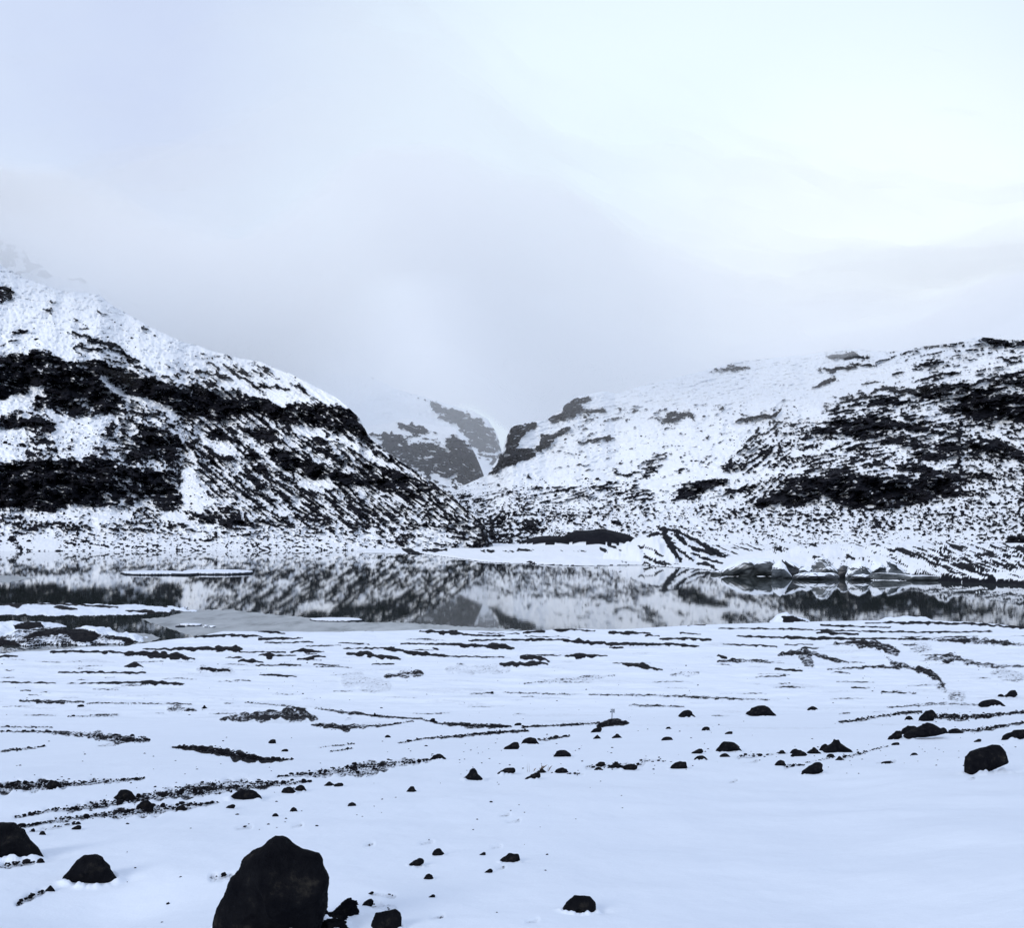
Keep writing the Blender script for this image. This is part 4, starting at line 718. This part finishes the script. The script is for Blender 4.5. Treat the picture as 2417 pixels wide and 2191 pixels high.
BL = [
 ('B1', 265, 1138, 322, 1178, 'peak', 'small peaked stone left of the notched boulder, above its hollow'),
 ('B1', 675, 570, 800, 634, 'dome', 'humped boulder sitting on the upper long gravel band at left'),
 ('B1', 812, 630, 905, 680, 'dome', 'round boulder between the two long gravel bands at left'),
 ('B1', 1355, 570, 1550, 634, 'dome', 'wide low boulder just under the right part of the upper gravel band'),
 ('B1', 1668, 550, 1755, 594, 'dome', 'left one of two touching boulders right of the wide low boulder'),
 ('B1', 1748, 540, 1818, 580, 'dome', 'right one of two touching boulders right of the wide low boulder'),
 ('B2', 915, 620, 985, 650, 'peak', 'small boulder with a stone tail, further right of the touching pair'),
 ('B2', 975, 628, 1035, 650, 'flat', 'flat stone forming the tail of the small boulder in the lower centre left'),
 ('B1', 1338, 655, 1398, 682, 'lean', 'small pale topped stone below the wide low boulder'),
 ('B1', 1722, 672, 1768, 702, 'dome', 'small round stone above the largest boulder at the head of a stone trail'),
 ('B1', 1618, 708, 1655, 730, 'dome', 'tiny stone left of the round stone above the largest boulder'),
 ('B1', 1592, 266, 1640, 296, 'block', 'small square dark stone alone right of the slanting gravel ridge'),
 ('B1', 1672, 325, 1715, 343, 'flat', 'flat little stone below the small square stone'),
 ('B1', 420, 780, 482, 808, 'lean', 'flat sliver of rock below the lower long gravel band at left'),
 ('B1', 230, 814, 270, 840, 'dome', 'small round stone right of the boulder at the left edge'),
 ('B1', 445, 757, 478, 776, 'dome', 'little stone just above the flat sliver at left'),
 ('B1', 215, 976, 262, 1008, 'dome', 'small stone touching the foot of the left edge boulder'),
 ('B1', 268, 516, 362, 558, 'dome', 'low black rock inside the gravel band at the left edge'),
 ('B1', 1040, 662, 1110, 688, 'dome', 'low rock inside the lower long gravel band'),
 ('B1', 1195, 63, 1232, 90, 'peak', 'pale brown stone right of the gravel patch at upper left of the plain'),
 ('B1', 455, 60, 500, 77, 'flat', 'small stone just below the top left dark streak'),
 ('B2', 1408, 646, 1470, 688, 'peak', 'small peaked boulder at the end of a thin stone trail in the lower centre'),
 ('B2', 1058, 744, 1110, 770, 'dome', 'small low stone right of the trail above the largest boulder'),
 ('B2', 1553, 456, 1646, 494, 'dome', 'low boulder at the right end of the central gravel band'),
 ('B2', 1742, 543, 1866, 622, 'peak', 'peaked boulder with a pale cap, foremost at the centre of the plain edge'),
 ('B2', 1953, 538, 2042, 582, 'lean', 'leaning dark stone right of the pale capped boulder'),
 ('B2', 1560, 1020, 1636, 1066, 'cresc', 'snow dusted crescent stone, upper of the two right of the largest boulder'),
 ('B2', 1418, 1080, 1514, 1128, 'lean', 'dark leaning stone just left below the crescent stone'),
 ('B2', 1510, 1170, 1572, 1210, 'dome', 'small rounded stone under the two stones right of the largest boulder'),
 ('B2', 1842, 1040, 1882, 1064, 'lean', 'tiny upper left neighbour of the square stone in the lower centre snow'),
 ('B3', 178, 933, 284, 984, 'block', 'square dark stone in the open snow of the lower centre'),
 ('B2', 1874, 1140, 1924, 1168, 'lean', 'tiny stone below left of the square stone in the open snow'),
 ('B2', 1144, 1320, 1213, 1367, 'lean', 'lozenge shaped stone right of the lava lumps'),
 ('B2', 1087, 1336, 1123, 1359, 'dome', 'tiny rounded stone between the lava lumps and the lozenge stone'),
 ('B2', 1539, 1293, 1581, 1315, 'lean', 'tiny flat stone above right of the rough bottom edge boulder'),
 ('B2', 1180, 1275, 1216, 1292, 'lean', 'tiny flat stone above the lozenge stone'),
 ('B2', 1207, 208, 1233, 238, 'peak', 'small upright stone standing on the narrow gravel line left of centre'),
 ('B2', 1543, 243, 1580, 270, 'block', 'small blocky stone standing on the gravel line nearer the centre'),
 ('B2', 1280, 342, 1316, 360, 'dome', 'little stone in the snow below the gravel lines left of centre'),
 ('B2', 666, 426, 706, 442, 'flat', 'flat little stone right of the slanting gravel ridge end'),
 ('B3', 1123, 173, 1212, 216, 'dome', 'brownish domed boulder right of the signpost'),
 ('B3', 1482, 150, 1642, 214, 'cresc', 'wide crescent shaped boulder farther right of the signpost'),
 ('B3', 1804, 153, 1866, 178, 'dome', 'small low boulder right of the wide crescent boulder'),
 ('B3', 462, 386, 556, 424, 'dome', 'low lens shaped boulder alone below left of the signpost'),
 ('B3', 166, 478, 262, 518, 'lean', 'long low stone right of the pale capped boulder and its leaning neighbour'),
 ('B3', 370, 482, 427, 508, 'peak', 'small stone with dry stalks beside it'),
 ('B3', 314, 503, 394, 542, 'lean', 'leaning stone just below the one with dry stalks'),
 ('B3', 470, 478, 544, 510, 'dome', 'small rounded boulder right of the stalk stones'),
 ('B3', 1078, 445, 1170, 490, 'block', 'steep sided grey black block in the row below the signpost'),
 ('B3', 753, 445, 836, 484, 'peak', 'jagged left boulder of the dark cluster in the row below the signpost'),
 ('B3', 822, 460, 908, 492, 'flat', 'low right boulder of the dark cluster in the row below the signpost'),
 ('B3', 684, 447, 736, 471, 'block', 'small brown blocky stone left of the jagged cluster'),
 ('B3', 678, 474, 724, 493, 'dome', 'small stone under the brown blocky stone'),
 ('B3', 1328, 343, 1462, 398, 'dome', 'large smooth domed boulder right of centre'),
 ('B3', 1193, 377, 1257, 407, 'lean', 'slanting stone left of the large smooth dome'),
 ('B3', 1208, 414, 1277, 440, 'dome', 'low stone below left of the large smooth dome'),
 ('B3', 1340, 402, 1397, 423, 'dome', 'low stone just under the large smooth dome'),
 ('B3', 296, 318, 384, 357, 'dome', 'humped boulder at the left of the row leading to the signpost'),
 ('B3', 200, 344, 282, 385, 'lean', 'leaning boulder left below the humped one of the signpost row'),
 ('B3', 660, 262, 720, 294, 'lean', 'brownish stone right below the signpost rubble'),
 ('B3', 673, 304, 714, 327, 'peak', 'little peaked stone under the brownish signpost stone'),
 ('B3', 772, 298, 826, 324, 'peak', 'pale streaked stone below right of the signpost'),
 ('B3', 1034, 314, 1096, 335, 'dome', 'low speckled stone above left of the large smooth dome'),
 ('B3', 1247, 261, 1290, 284, 'flat', 'small flat stone under the brownish dome at right'),
 ('B3', 1368, 285, 1412, 302, 'lean', 'small pale stone above the large smooth dome'),
 ('B3', 1056, 261, 1086, 274, 'dome', 'tiny stone between the signpost and the brownish dome'),
 ('B3', 255, 240, 295, 256, 'flat', 'small flat stone on the gravel line left of the signpost'),
 ('B4', 655, 515, 715, 548, 'dome', 'stone behind the left one of the two low boulders left of the tall peaked boulder'),
 ('B4', 662, 524, 755, 562, 'dome', 'left one of the two low boulders beside the tall peaked boulder'),
 ('B4', 750, 506, 838, 548, 'peak', 'right one of the two low boulders beside the tall peaked boulder'),
 ('B4', 828, 487, 890, 530, 'dome', 'dark shoulder rock leaning on the tall peaked boulder'),
 ('B4', 850, 462, 1018, 546, 'peak', 'tall peaked boulder standing right of centre with a smooth right flank'),
 ('B4', 566, 582, 634, 616, 'dome', 'small round boulder below the low pair right of centre'),
 ('B4', 728, 596, 854, 672, 'lean', 'leaning boulder with a pointed foot below the tall peaked boulder'),
 ('B4', 865, 544, 915, 564, 'dome', 'small stone under the foot of the tall peaked boulder'),
 ('B4', 920, 556, 968, 584, 'peak', 'small peaked stone under the right foot of the tall peaked boulder'),
 ('B4', 585, 523, 630, 545, 'dome', 'small stone at the left start of the boulder row right of centre'),
 ('B4', 1405, 288, 1508, 362, 'lean', 'crooked upright boulder breaking the stone line near the right edge'),
 ('B4', 1308, 380, 1402, 436, 'flat', 'flat topped boulder on the left of the pile near the right edge'),
 ('B4', 1230, 410, 1310, 468, 'lean', 'slanting boulder at the left foot of the pile near the right edge'),
 ('B4', 1520, 390, 1572, 430, 'dome', 'shoulder boulder on the right of the pile near the right edge'),
 ('B4', 1325, 322, 1372, 350, 'dome', 'low stone in the stone line left of the crooked boulder'),
 ('B4', 1753, 228, 1918, 278, 'cresc', 'long low boulder at the right edge above the stone lines'),
 ('B4', 1906, 173, 1982, 224, 'lean', 'small angular boulder with snow on its side, uppermost at the right edge'),
 ('B4', 1864, 195, 1906, 216, 'dome', 'little stone left of the uppermost right edge boulder'),
 ('B4', 1896, 403, 2060, 470, 'lean', 'dark boulder cut off by the right edge of the picture'),
 ('B4', 1573, 397, 1664, 428, 'dome', 'low boulder right of the pile near the right edge'),
 ('B4', 1246, 477, 1294, 496, 'flat', 'small flat stone under the slanting pile boulder'),
 ('B4', 1358, 537, 1400, 554, 'dome', 'small stone alone above the smooth snow at right'),
 ('B4', 1728, 457, 1772, 477, 'lean', 'small stone left of the boulder cut by the right edge'),
 ('B4', 1183, 586, 1257, 602, 'flat', 'thin flat stone almost buried in smooth snow at right'),
]
for z, x0, y0, x1, y1, shp, lab in BL:
    (a0, b0), (a1, b1) = Z(z, [(x0, y0), (x1, y1)])
    wide = a1 - a0
    boulder(auto(a0, b0, a1, b1, shp, seedc[0] + 5), lab, cat='boulder' if wide > 22 else 'stone', name='boulder' if wide > 22 else 'stone', sub=3 if wide > 30 else 2, rough=0.06)
# jagged lava lumps at the foot of the largest boulder
for (x0, y0, x1, y1), lab in (((962, 1330, 1112, 1442), 'jagged black lava lump right of the largest boulder'), ((850, 1330, 935, 1440), 'narrow lava lump wedged against the right side of the largest boulder'),
                              ((880, 1395, 1050, 1475), 'broad lava lump filling the gap below the jagged one'), ((845, 1448, 1045, 1520), 'lava lump cut by the bottom edge beside the largest boulder')):
    (a0, b0), (a1, b1) = Z('B2', [(x0, y0), (x1, y1)])
    boulder(auto(a0, b0, a1, b1, 'block', seedc[0] + 9), lab, cat='lava lump', name='lava_lump', sub=4, rough=0.34)

# wind-packed snow banked against each boulder, and the hollow melted beside it
for (bx_, by_, rx_, ry_, sd_) in FOOT:
    if by_ > 115 or rx_ < 0.04: continue
    j0, j1 = np.searchsorted(Yr, by_ - 4 * max(rx_, ry_)), np.searchsorted(Yr, by_ + 4 * max(rx_, ry_)); j1 = max(j1, j0 + 2)
    u_ = CX + F * bx_ / by_; du = F * 4 * rx_ / max(by_ - 4 * ry_, 4); i0, i1 = np.searchsorted(pxc, u_ - du), np.searchsorted(pxc, u_ + du)
    x_, y_ = XX[j0:j1, i0:i1] - bx_, YY[j0:j1, i0:i1] - by_
    if x_.size == 0: continue
    q_ = np.hypot(x_ / rx_, y_ / max(ry_, rx_ * 0.5)); an = np.arctan2(y_, x_)
    amp = rx_ * 0.22 * (0.5 + 0.9 * noise(np.cos(an) * 1.7 + sd_, np.sin(an) * 1.7, 3) + 0.5 * noise(np.cos(an) * 5 + sd_, np.sin(an) * 5, 4))
    ZZ2[j0:j1, i0:i1] += amp * np.exp(-((q_ - 1.12) / 0.22) ** 2) - rx_ * 0.10 * np.exp(-((x_ / rx_ - 1.5) / 0.5) ** 2 - (y_ / rx_ / 0.8) ** 2)
g_near.data.vertices.foreach_set('co', np.stack([XX, YY, ZZ2], -1).astype(np.float32).ravel()); g_near.data.update()

# gravel: the stones that show largest stand alone, the rest is one mass
rs = np.random.RandomState(3)
cand = []
for gi, (z, pts, den_, nm) in enumerate(gravel):
    P = Z(z, pts)
    for p, q in zip(P[:-1], P[1:]):
        L_ = math.hypot(q[0] - p[0], q[1] - p[1]); wm = (p[2] + q[2]) / 2; ym = (p[1] + q[1]) / 2
        sz = float(np.interp(ym, [1480, 1650, 1750, 1900, 2150], [1.5, 2.3, 3.3, 4.4, 6.5]))
        n = int(L_ * (wm + 2) * den_ / sz ** 2 * 0.95) + 1
        t = rs.uniform(0, 1, n); off = rs.normal(0, 0.27, n); wd = p[2] + t * (q[2] - p[2])
        s_ = sz * rs.lognormal(-0.15, 0.38, n)
        for k in range(n): cand.append((p[0] + t[k] * (q[0] - p[0]) + rs.normal(0, 1), p[1] + t[k] * (q[1] - p[1]) + off[k] * wd[k], s_[k], gi))
def loose(n, x0, x1, y0, y1, s0):
    for k in range(n): cand.append((rs.uniform(x0, x1), rs.uniform(y0, y1), s0 * rs.lognormal(-.1, .35), -1))
loose(150, -50, 2460, 1560, 1700, 1.9); loose(90, 900, 2417, 1700, 1800, 2.6); loose(40, 0, 900, 1740, 1860, 3.2); loose(60, 1000, 2417, 1760, 1830, 3.4); loose(22, 250, 1300, 1880, 2180, 4.5); loose(60, 0, 1500, 1780, 1960, 3.0)
cand = np.array(cand)
gx, gY, gz = ray_many(cand[:, 0], cand[:, 1])
ok = (gz > 0.02) & (gY < 300); cand, gx, gY, gz = cand[ok], gx[ok], gY[ok], gz[ok]
own = []
for gi, g in enumerate(gravel):
    if g[3]:
        ids = np.nonzero(cand[:, 3] == gi)[0]; ids = ids[np.argsort(-cand[ids, 2])][:9]; own += list(ids)
ownset = set(own)
protos = []
for k in range(6):
    V, Fs = ICO[1]; f = facet_r(V, 40 + k, 9)[:, None]; protos.append((V * f, Fs))
pm = []
for k, (V, Fs) in enumerate(protos):
    me = bpy.data.meshes.new('stone'); me.from_pydata([tuple(v) for v in V], [], [tuple(f) for f in Fs]); me.materials.append(M_stone); pm.append(me)
for i in own:
    g = gravel[int(cand[i, 3])]; r = cand[i, 2] * 0.62 * gY[i] / F
    o = bpy.data.objects.new('stone', pm[i % 6]); COL.objects.link(o); o.location = (gx[i], gY[i], gz[i] + r * 0.2)
    o.scale = (r * rs.uniform(.9, 1.4), r * rs.uniform(.8, 1.2), r * rs.uniform(.55, .9)); o.rotation_euler = (0, 0, rs.uniform(0, 6.28))
    tag(o, 'small black stone in the ' + g[3], 'stone', 'stones in the ' + g[3])
def mass(name, X, Y, Zv, R, sub, mat, flat_=0.7, seed=1):
    rs = np.random.RandomState(seed); V0, F0 = ICO[sub]; n = len(X); nv, nf = len(V0), len(F0)
    sh = np.stack([V0 * facet_r(V0, 60 + k, 8)[:, None] for k in range(8)])
    a_ = rs.uniform(0, 6.28, n); S = sh[rs.randint(0, 8, n)] * np.stack([rs.uniform(.85, 1.5, n), rs.uniform(.8, 1.2, n), flat_ * rs.uniform(.7, 1.1, n)], -1)[:, None, :]
    c, s = np.cos(a_)[:, None], np.sin(a_)[:, None]
    V = np.stack([S[..., 0] * c - S[..., 1] * s, S[..., 0] * s + S[..., 1] * c, S[..., 2]], -1) * R[:, None, None] + np.stack([X, Y, Zv + R * 0.15], -1)[:, None, :]
    Fa = (F0[None] + (np.arange(n) * nv)[:, None, None]).reshape(-1, 3)
    me = bpy.data.meshes.new(name); me.vertices.add(n * nv); me.vertices.foreach_set('co', V.astype(np.float32).ravel())
    me.loops.add(Fa.size); me.loops.foreach_set('vertex_index', Fa.ravel().astype(np.int32)); me.polygons.add(len(Fa))
    me.polygons.foreach_set('loop_start', np.arange(0, Fa.size, 3, dtype=np.int32)); me.update(); me.materials.append(mat)
    o = bpy.data.objects.new(name, me); COL.objects.link(o); tag(o, kind='stuff'); return o
rest = np.array([i for i in range(len(cand)) if i not in ownset])
mass('gravel', gx[rest], gY[rest], gz[rest], cand[rest, 2] * 0.60 * gY[rest] / F, 0, M_stone)
# rubble on the far slopes
def on_layer(name, px, py):
    cols, Bp, S, Y, rk = LAYERS[name]
    i = np.clip(np.searchsorted(cols, px) - 1, 0, len(cols) - 2)
    t = (py - Bp[i]) / (S[i] - Bp[i]); ok = (t > 0.01) & (t < 0.97); r = np.clip(t, 0, 1) * (Y.shape[0] - 1); j = np.clip(r.astype(int), 0, Y.shape[0] - 2)
    return Y[j, i] + (Y[j + 1, i] - Y[j, i]) * (r - j), ok
def rubble(layer, boxes, seed):
    rs = np.random.RandomState(seed); PX, PY, RR = [], [], []
    for (x0, x1, y0, y1, n, s) in boxes:
        x, y = rs.uniform(x0, x1, n * 2), rs.uniform(y0, y1, n * 2); keep = fbm(x / 40, y / 22, 3, seed) > rs.uniform(-.5, .5, n * 2)
        x, y = x[keep], y[keep]; PX.append(x); PY.append(y); RR.append(s * rs.lognormal(-.2, .5, len(x)))
    px, py, r = map(np.concatenate, (PX, PY, RR)); Y, ok = on_layer(layer, px, py); px, py, r, Y = px[ok], py[ok], r[ok], Y[ok]
    mass('rubble', (px - CX) / F * Y, Y - r * Y / F * 0.3, CH - (py - HZ) / F * Y, r * 0.5 * Y / F, 0, M_stone, 0.85, seed)
rubble('right', [(1080, 2700, 1165, 1300, 2600, 3.2), (1060, 1500, 1130, 1270, 700, 3.0), (1060, 1350, 1210, 1300, 700, 3.6), (1300, 2700, 950, 1170, 500, 3.0), (1900, 2500, 1080, 1240, 700, 4.2)], 5)
rubble('left', [(-200, 1100, 1195, 1300, 1600, 3.0), (200, 900, 950, 1200, 1100, 3.0), (0, 450, 1000, 1100, 450, 3.0), (0, 500, 760, 830, 90, 2.6)], 6)

# ------------------------------------------------------------------ ice in the lake
def berg(z, pts, Yb, label, mat, depth=0.9, rough=0.10, sub=3, group='stranded ice blocks along the right shore', name='ice_block'):
    rr_ = random.Random(len(label)); Q = Z(z, pts); P_ = []
    for (a_, b_), (c_, d_) in zip(Q, Q[1:] + Q[:1]):
        n_ = max(1, int(math.hypot(c_ - a_, d_ - b_) / 7)); P_ += [(a_ + (c_ - a_) * i / n_ + rr_.uniform(-1.6, 1.6), b_ + (d_ - b_) * i / n_ + rr_.uniform(-2.2, 1.6)) for i in range(n_)]
    yb_ = max(p[1] for p in P_); P_ = [(p[0], yb_ - (yb_ - p[1]) * 0.84) for p in P_]
    o = boulder(P_, label, cat='ice block', name=name, mat=mat, depth=depth, rough=rough, sub=sub, Yfix=F * CH / (Yb - HZ), group=group)
    o.data.polygons.foreach_set('use_smooth', np.full(len(o.data.polygons), False)); return o
berg('R3', [(440, 1384), (436, 1350), (470, 1318), (520, 1290), (600, 1278), (700, 1280), (720, 1330), (700, 1384)], 1362, 'long low ice slab with snowy top and dark waterline face, left end of the ice', M_ice, 1.2, 0.05)
berg('R3', [(358, 1380), (362, 1360), (440, 1352), (470, 1384), (420, 1388)], 1357, 'thin dark ice ledge reaching out into the water at the far left of the ice', M_ice, 1.0)
berg('R3', [(690, 1392), (688, 1330), (705, 1305), (735, 1290), (760, 1320), (785, 1392)], 1366, 'rounded grey ice block with streaked face beside the long slab', M_ice_pale, 0.9)
berg('R3', [(785, 1392), (770, 1330), (745, 1285), (800, 1300), (860, 1320), (900, 1350), (880, 1395)], 1364, 'snow covered ice hump between the grey block and the dark peaked block', M_floe, 1.2)
berg('R3', [(830, 1385), (830, 1350), (870, 1325), (900, 1345), (900, 1390)], 1367, 'small grey ice lump at the left foot of the dark peaked block', M_ice_pale)
berg('R3', [(905, 1395), (900, 1325), (925, 1280), (948, 1266), (980, 1280), (1005, 1310), (1030, 1345), (1035, 1395)], 1366, 'tall dark peaked ice block, highest of the ice', M_ice, 0.8, 0.14)
berg('R3', [(800, 1405), (800, 1378), (860, 1366), (1000, 1366), (1045, 1380), (1040, 1405)], 1369, 'low snowy ice shelf in front of the dark peaked block', M_floe, 1.0)
berg('R3', [(1030, 1395), (1030, 1345), (1060, 1310), (1090, 1330), (1110, 1395)], 1366, 'narrow snowy ice block right of the dark peaked block', M_floe)
berg('R3', [(1090, 1395), (1090, 1335), (1110, 1310), (1150, 1300), (1180, 1318), (1210, 1350), (1210, 1395)], 1367, 'lumpy grey ice block in the middle of the right group', M_ice_pale, 0.8, 0.2)
berg('R3', [(1205, 1370), (1210, 1305), (1225, 1290), (1260, 1310), (1290, 1340), (1285, 1380)], 1366, 'sharp pinkish grey ice fin right of the lumpy block', M_ice_pale)
berg('R3', [(1290, 1375), (1300, 1310), (1290, 1298), (1330, 1305), (1370, 1335), (1390, 1375)], 1366, 'smaller grey ice fin, rightmost of the ice', M_ice_pale)
berg('R3', [(1200, 1405), (1200, 1365), (1300, 1362), (1420, 1375), (1580, 1388), (1640, 1405), (1500, 1412)], 1371, 'long dark ice ledge at the waterline under the fins', M_ice, 0.6, 0.1)
berg('R3', [(1110, 1410), (1110, 1385), (1150, 1375), (1200, 1380), (1220, 1405)], 1370, 'small snowy ice cake between the shelf and the dark ledge', M_floe)
def floe(lobes, z_, label):     # snowy plates lying in the water, lobes in photo pixels at the waterline
    u0 = min(l[0] - l[2] for l in lobes) - 4; u1 = max(l[0] + l[2] for l in lobes) + 4; v0 = min(l[1] - l[3] for l in lobes) - 1; v1 = max(l[1] + l[3] for l in lobes) + 1
    U, V = np.meshgrid(np.arange(u0, u1, 1.0), np.arange(v1, v0, -0.1)); Y = F * CH / (V - HZ); d = np.full(U.shape, -9.0); h = d.copy()
    for (pu, pv, ru, rv, hh) in lobes:
        dd = 1 - ((U - pu) / ru) ** 2 - ((V - pv) / rv) ** 2 + 0.18 * fbm(U / 14, V / 3, 3, 55)
        h = np.maximum(h, np.where(dd > 0, hh * (0.6 * np.minimum(1, dd * 22) + 0.4 * np.sqrt(np.clip(dd, 0, 1))), np.maximum(dd * 6, -1) * 0.6))
    o = grid_mesh('ice_floe', (U - CX) / F * Y, Y, h, {'rock': (h < 0.62 * lobes[0][4]).astype(float)}, M_floe_edge); tag(o, label, 'ice floe'); return o
floe([(362, 1355, 78, 3.6, 1.1), (512, 1353.5, 84, 4.0, 1.3), (432, 1356, 40, 2.8, 0.9)], 0, 'long flat snow covered ice floe in the left part of the lake')
floe([(790, 1465, 60, 3.8, 0.42), (835, 1466, 26, 2.4, 0.3)], 0, 'small flat snowy floe at the edge of the grey slush left of centre')
floe([(450, 1478, 26, 2.0, 0.5), (425, 1481, 12, 1.2, 0.3)], 0, 'thin white ice cake floating beside the left islets')
for (x0, y0, x1, y1), lab in (((1100, 580, 1145, 606), 'little pale ice lump behind the thin white cake by the islets'), ((1205, 588, 1240, 612), 'little dark ice lump, left of the two right of the white cake'), ((1238, 590, 1285, 614), 'little dark ice lump, right of the two right of the white cake'), ((1040, 590, 1090, 608), 'small snowy ice lump at the left of the white cake')):
    berg('R4', [(x0, y1), (x0 + 4, y0 + 8), (x0 + (x1 - x0) * .4, y0), (x1 - 4, y0 + 8), (x1, y1)], 1240 + y1 / 2.52 - 1, lab, M_ice if 'dark' in lab else M_floe, group='ice lumps by the left islets')

# ------------------------------------------------------------------ signpost on its rubble heap
sx, sY_, sz_ = ray(1444, 1701); k = sY_ / F
M_pole = plain_mat('weathered steel', (0.02, 0.03, 0.06), 0.5, 0.2); M_board = plain_mat('pale painted board', (0.30, 0.35, 0.42)); M_dark = plain_mat('dark blue grey housing', (0.04, 0.06, 0.10))
root = bpy.data.objects.new('signpost', None); COL.objects.link(root); root.location = (sx, sY_, sz_)
tag(root, 'small signpost with a pale square board and dark bracket on the rubble heap', 'signpost')
def tube(name, a_, b_, r, mat, parent, n=10):
    a_, b_ = Vector(a_), Vector(b_); d = (b_ - a_).normalized(); u = d.orthogonal().normalized(); v = d.cross(u)
    V = [tuple(c + (u * math.cos(2 * math.pi * i / n) + v * math.sin(2 * math.pi * i / n)) * r) for c in (a_, b_) for i in range(n)]
    return raw_mesh(name, V, [[i, (i + 1) % n, (i + 1) % n + n, i + n] for i in range(n)] + [list(range(n))[::-1], list(range(n, 2 * n))], mat, parent=parent)
def slab(name, c, h, mat, parent, bev=0.01, rz=0.0):
    V = []; cz, s = math.cos(rz), math.sin(rz)
    prof_ = [(-1, -1), (1, -1), (1, 1), (-1, 1)]
    for yy, ins in ((-h[1], bev), (-h[1] + bev, 0), (h[1] - bev, 0), (h[1], bev)):
        for a_, b_ in prof_:
            x, z = a_ * (h[0] - ins), b_ * (h[2] - ins); V.append((c[0] + x * cz - yy * s, c[1] + x * s + yy * cz, c[2] + z))
    Fs = [[0, 1, 2, 3][::-1], [12, 13, 14, 15]] + [[r * 4 + i, r * 4 + (i + 1) % 4, r * 4 + 4 + (i + 1) % 4, r * 4 + 4 + i] for r in range(3) for i in range(4)]
    return raw_mesh(name, V, Fs, mat, parent=parent)
tube('pole', (0, 0, -0.3), (0.03, 0, 27 * k), 0.9 * k, M_pole, root)
brd = slab('sign_board', (2.6 * k, -1.6 * k, 22.5 * k), (3.6 * k, 0.5 * k, 4.4 * k), M_board, root, 0.004, 0.15)
slab('board_frame', (5.9 * k, -2.0 * k, 22.5 * k), (0.45 * k, 0.7 * k, 4.8 * k), M_dark, brd, 0.003, 0.15)
slab('instrument_box', (-2.6 * k, -0.9 * k, 20.4 * k), (1.5 * k, 0.9 * k, 1.5 * k), M_dark, root, 0.004)
tube('bracket', (-2.8 * k, -0.8 * k, 26.5 * k), (0.5 * k, -0.4 * k, 22.5 * k), 0.7 * k, M_dark, root)
# the dry stalks beside two stones
Vs, Fs_ = [], []
tx, tY, tz = ray(1268, 1822)
for i in range(14):
    bx, by = tx + rs.normal(0, .12), tY + rs.normal(0, .12); h_ = rs.uniform(.06, .20); lx, ly = rs.normal(0, .08), rs.normal(0, .08); n0 = len(Vs)
    Vs += [(bx - .004, by, tz - .05), (bx + .004, by, tz - .05), (bx + lx * .4, by + ly * .4, tz + h_ * .6), (bx + lx, by + ly, tz + h_)]; Fs_ += [(n0, n0 + 1, n0 + 2), (n0, n0 + 2, n0 + 3)]
tag(raw_mesh('dry_grass', Vs, Fs_, plain_mat('dry stalks', (0.16, 0.12, 0.09))), kind='stuff')

# ------------------------------------------------------------------ the low cloud that swallows the tops, and the thin mist in the valley
def cloud(x0, x1, y0, y1, n, m, under, thick, density, ex, ey0, ey1):
    X, Y = np.meshgrid(np.linspace(x0, x1, n), np.linspace(y0, y1, m))
    ed = sst(0, ex, X - x0) * sst(0, ex, x1 - X) * sst(0, ey0, Y - y0) * sst(0, ey1, y1 - Y)
    zu = under(X, Y); th = thick(X, Y) * ed + 0.5; zu = zu + (1 - ed) * thick(X, Y) * 0.5
    V = np.concatenate([np.stack([X, Y, zu], -1).reshape(-1, 3), np.stack([X, Y, zu + th], -1).reshape(-1, 3)])
    id_ = np.arange(n * m).reshape(m, n); a_, b_, c_, d_ = id_[:-1, :-1].ravel(), id_[:-1, 1:].ravel(), id_[1:, 1:].ravel(), id_[1:, :-1].ravel(); N_ = n * m
    Fq = np.concatenate([np.stack([a_, d_, c_, b_], 1), np.stack([a_, b_, c_, d_], 1) + N_]).tolist()
    for e_ in (id_[0, :], id_[-1, ::-1], id_[::-1, 0], id_[:, -1]): Fq += [[int(p), int(q), int(q) + N_, int(p) + N_] for p, q in zip(e_[:-1], e_[1:])]
    mt = bpy.data.materials.new('cloud'); mt.use_nodes = True; nt = mt.node_tree
    for q in list(nt.nodes):
        if q.type != 'OUTPUT_MATERIAL': nt.nodes.remove(q)
    pv = nt.nodes.new('ShaderNodeVolumePrincipled'); pv.inputs['Color'].default_value = (0.995, 1.0, 1.0, 1); pv.inputs['Anisotropy'].default_value = -0.15; pv.inputs['Density'].default_value = density
    nt.links.new(pv.outputs[0], [q for q in nt.nodes if q.type == 'OUTPUT_MATERIAL'][0].inputs['Volume'])
    return raw_mesh('cloud', V, Fq, mt, smooth=False)
def base_z(X, Y):
    b = np.interp(X, [-3000, -1100, -820, -600, -420, -300, -120, 250, 600, 900, 1150, 1500, 4000], [530, 455, 350, 268, 300, 420, 440, 350, 330, 375, 450, 540, 600])
    b = b + 190 * np.exp(-((X + 330) / 300) ** 2) * sst(2100, 2700, Y)
    return b + 45 * fbm(X / 420, Y / 420, 5, 701, 0.6) + 12 * fbm(X / 60, Y / 60, 3, 702) + 0.02 * (Y - 2000)
c1 = cloud(-6200, 6200, 900, 7500, 300, 160, base_z, lambda X, Y: (380 + 150 * fbm(X / 700 + 7, Y / 700, 4, 703)) * np.interp(X, [-200, 700, 1600], [1.0, 0.55, 0.4]), 0.0022, 900, 2350, 1500); tag(c1, kind='stuff')
c2 = cloud(-1500, 700, 1500, 5200, 60, 60, lambda X, Y: X * 0 - 3.0, lambda X, Y: 520 + 120 * fbm(X / 300, Y / 300, 4, 705), 0.00022, 500, 500, 600); tag(c2, kind='stuff')
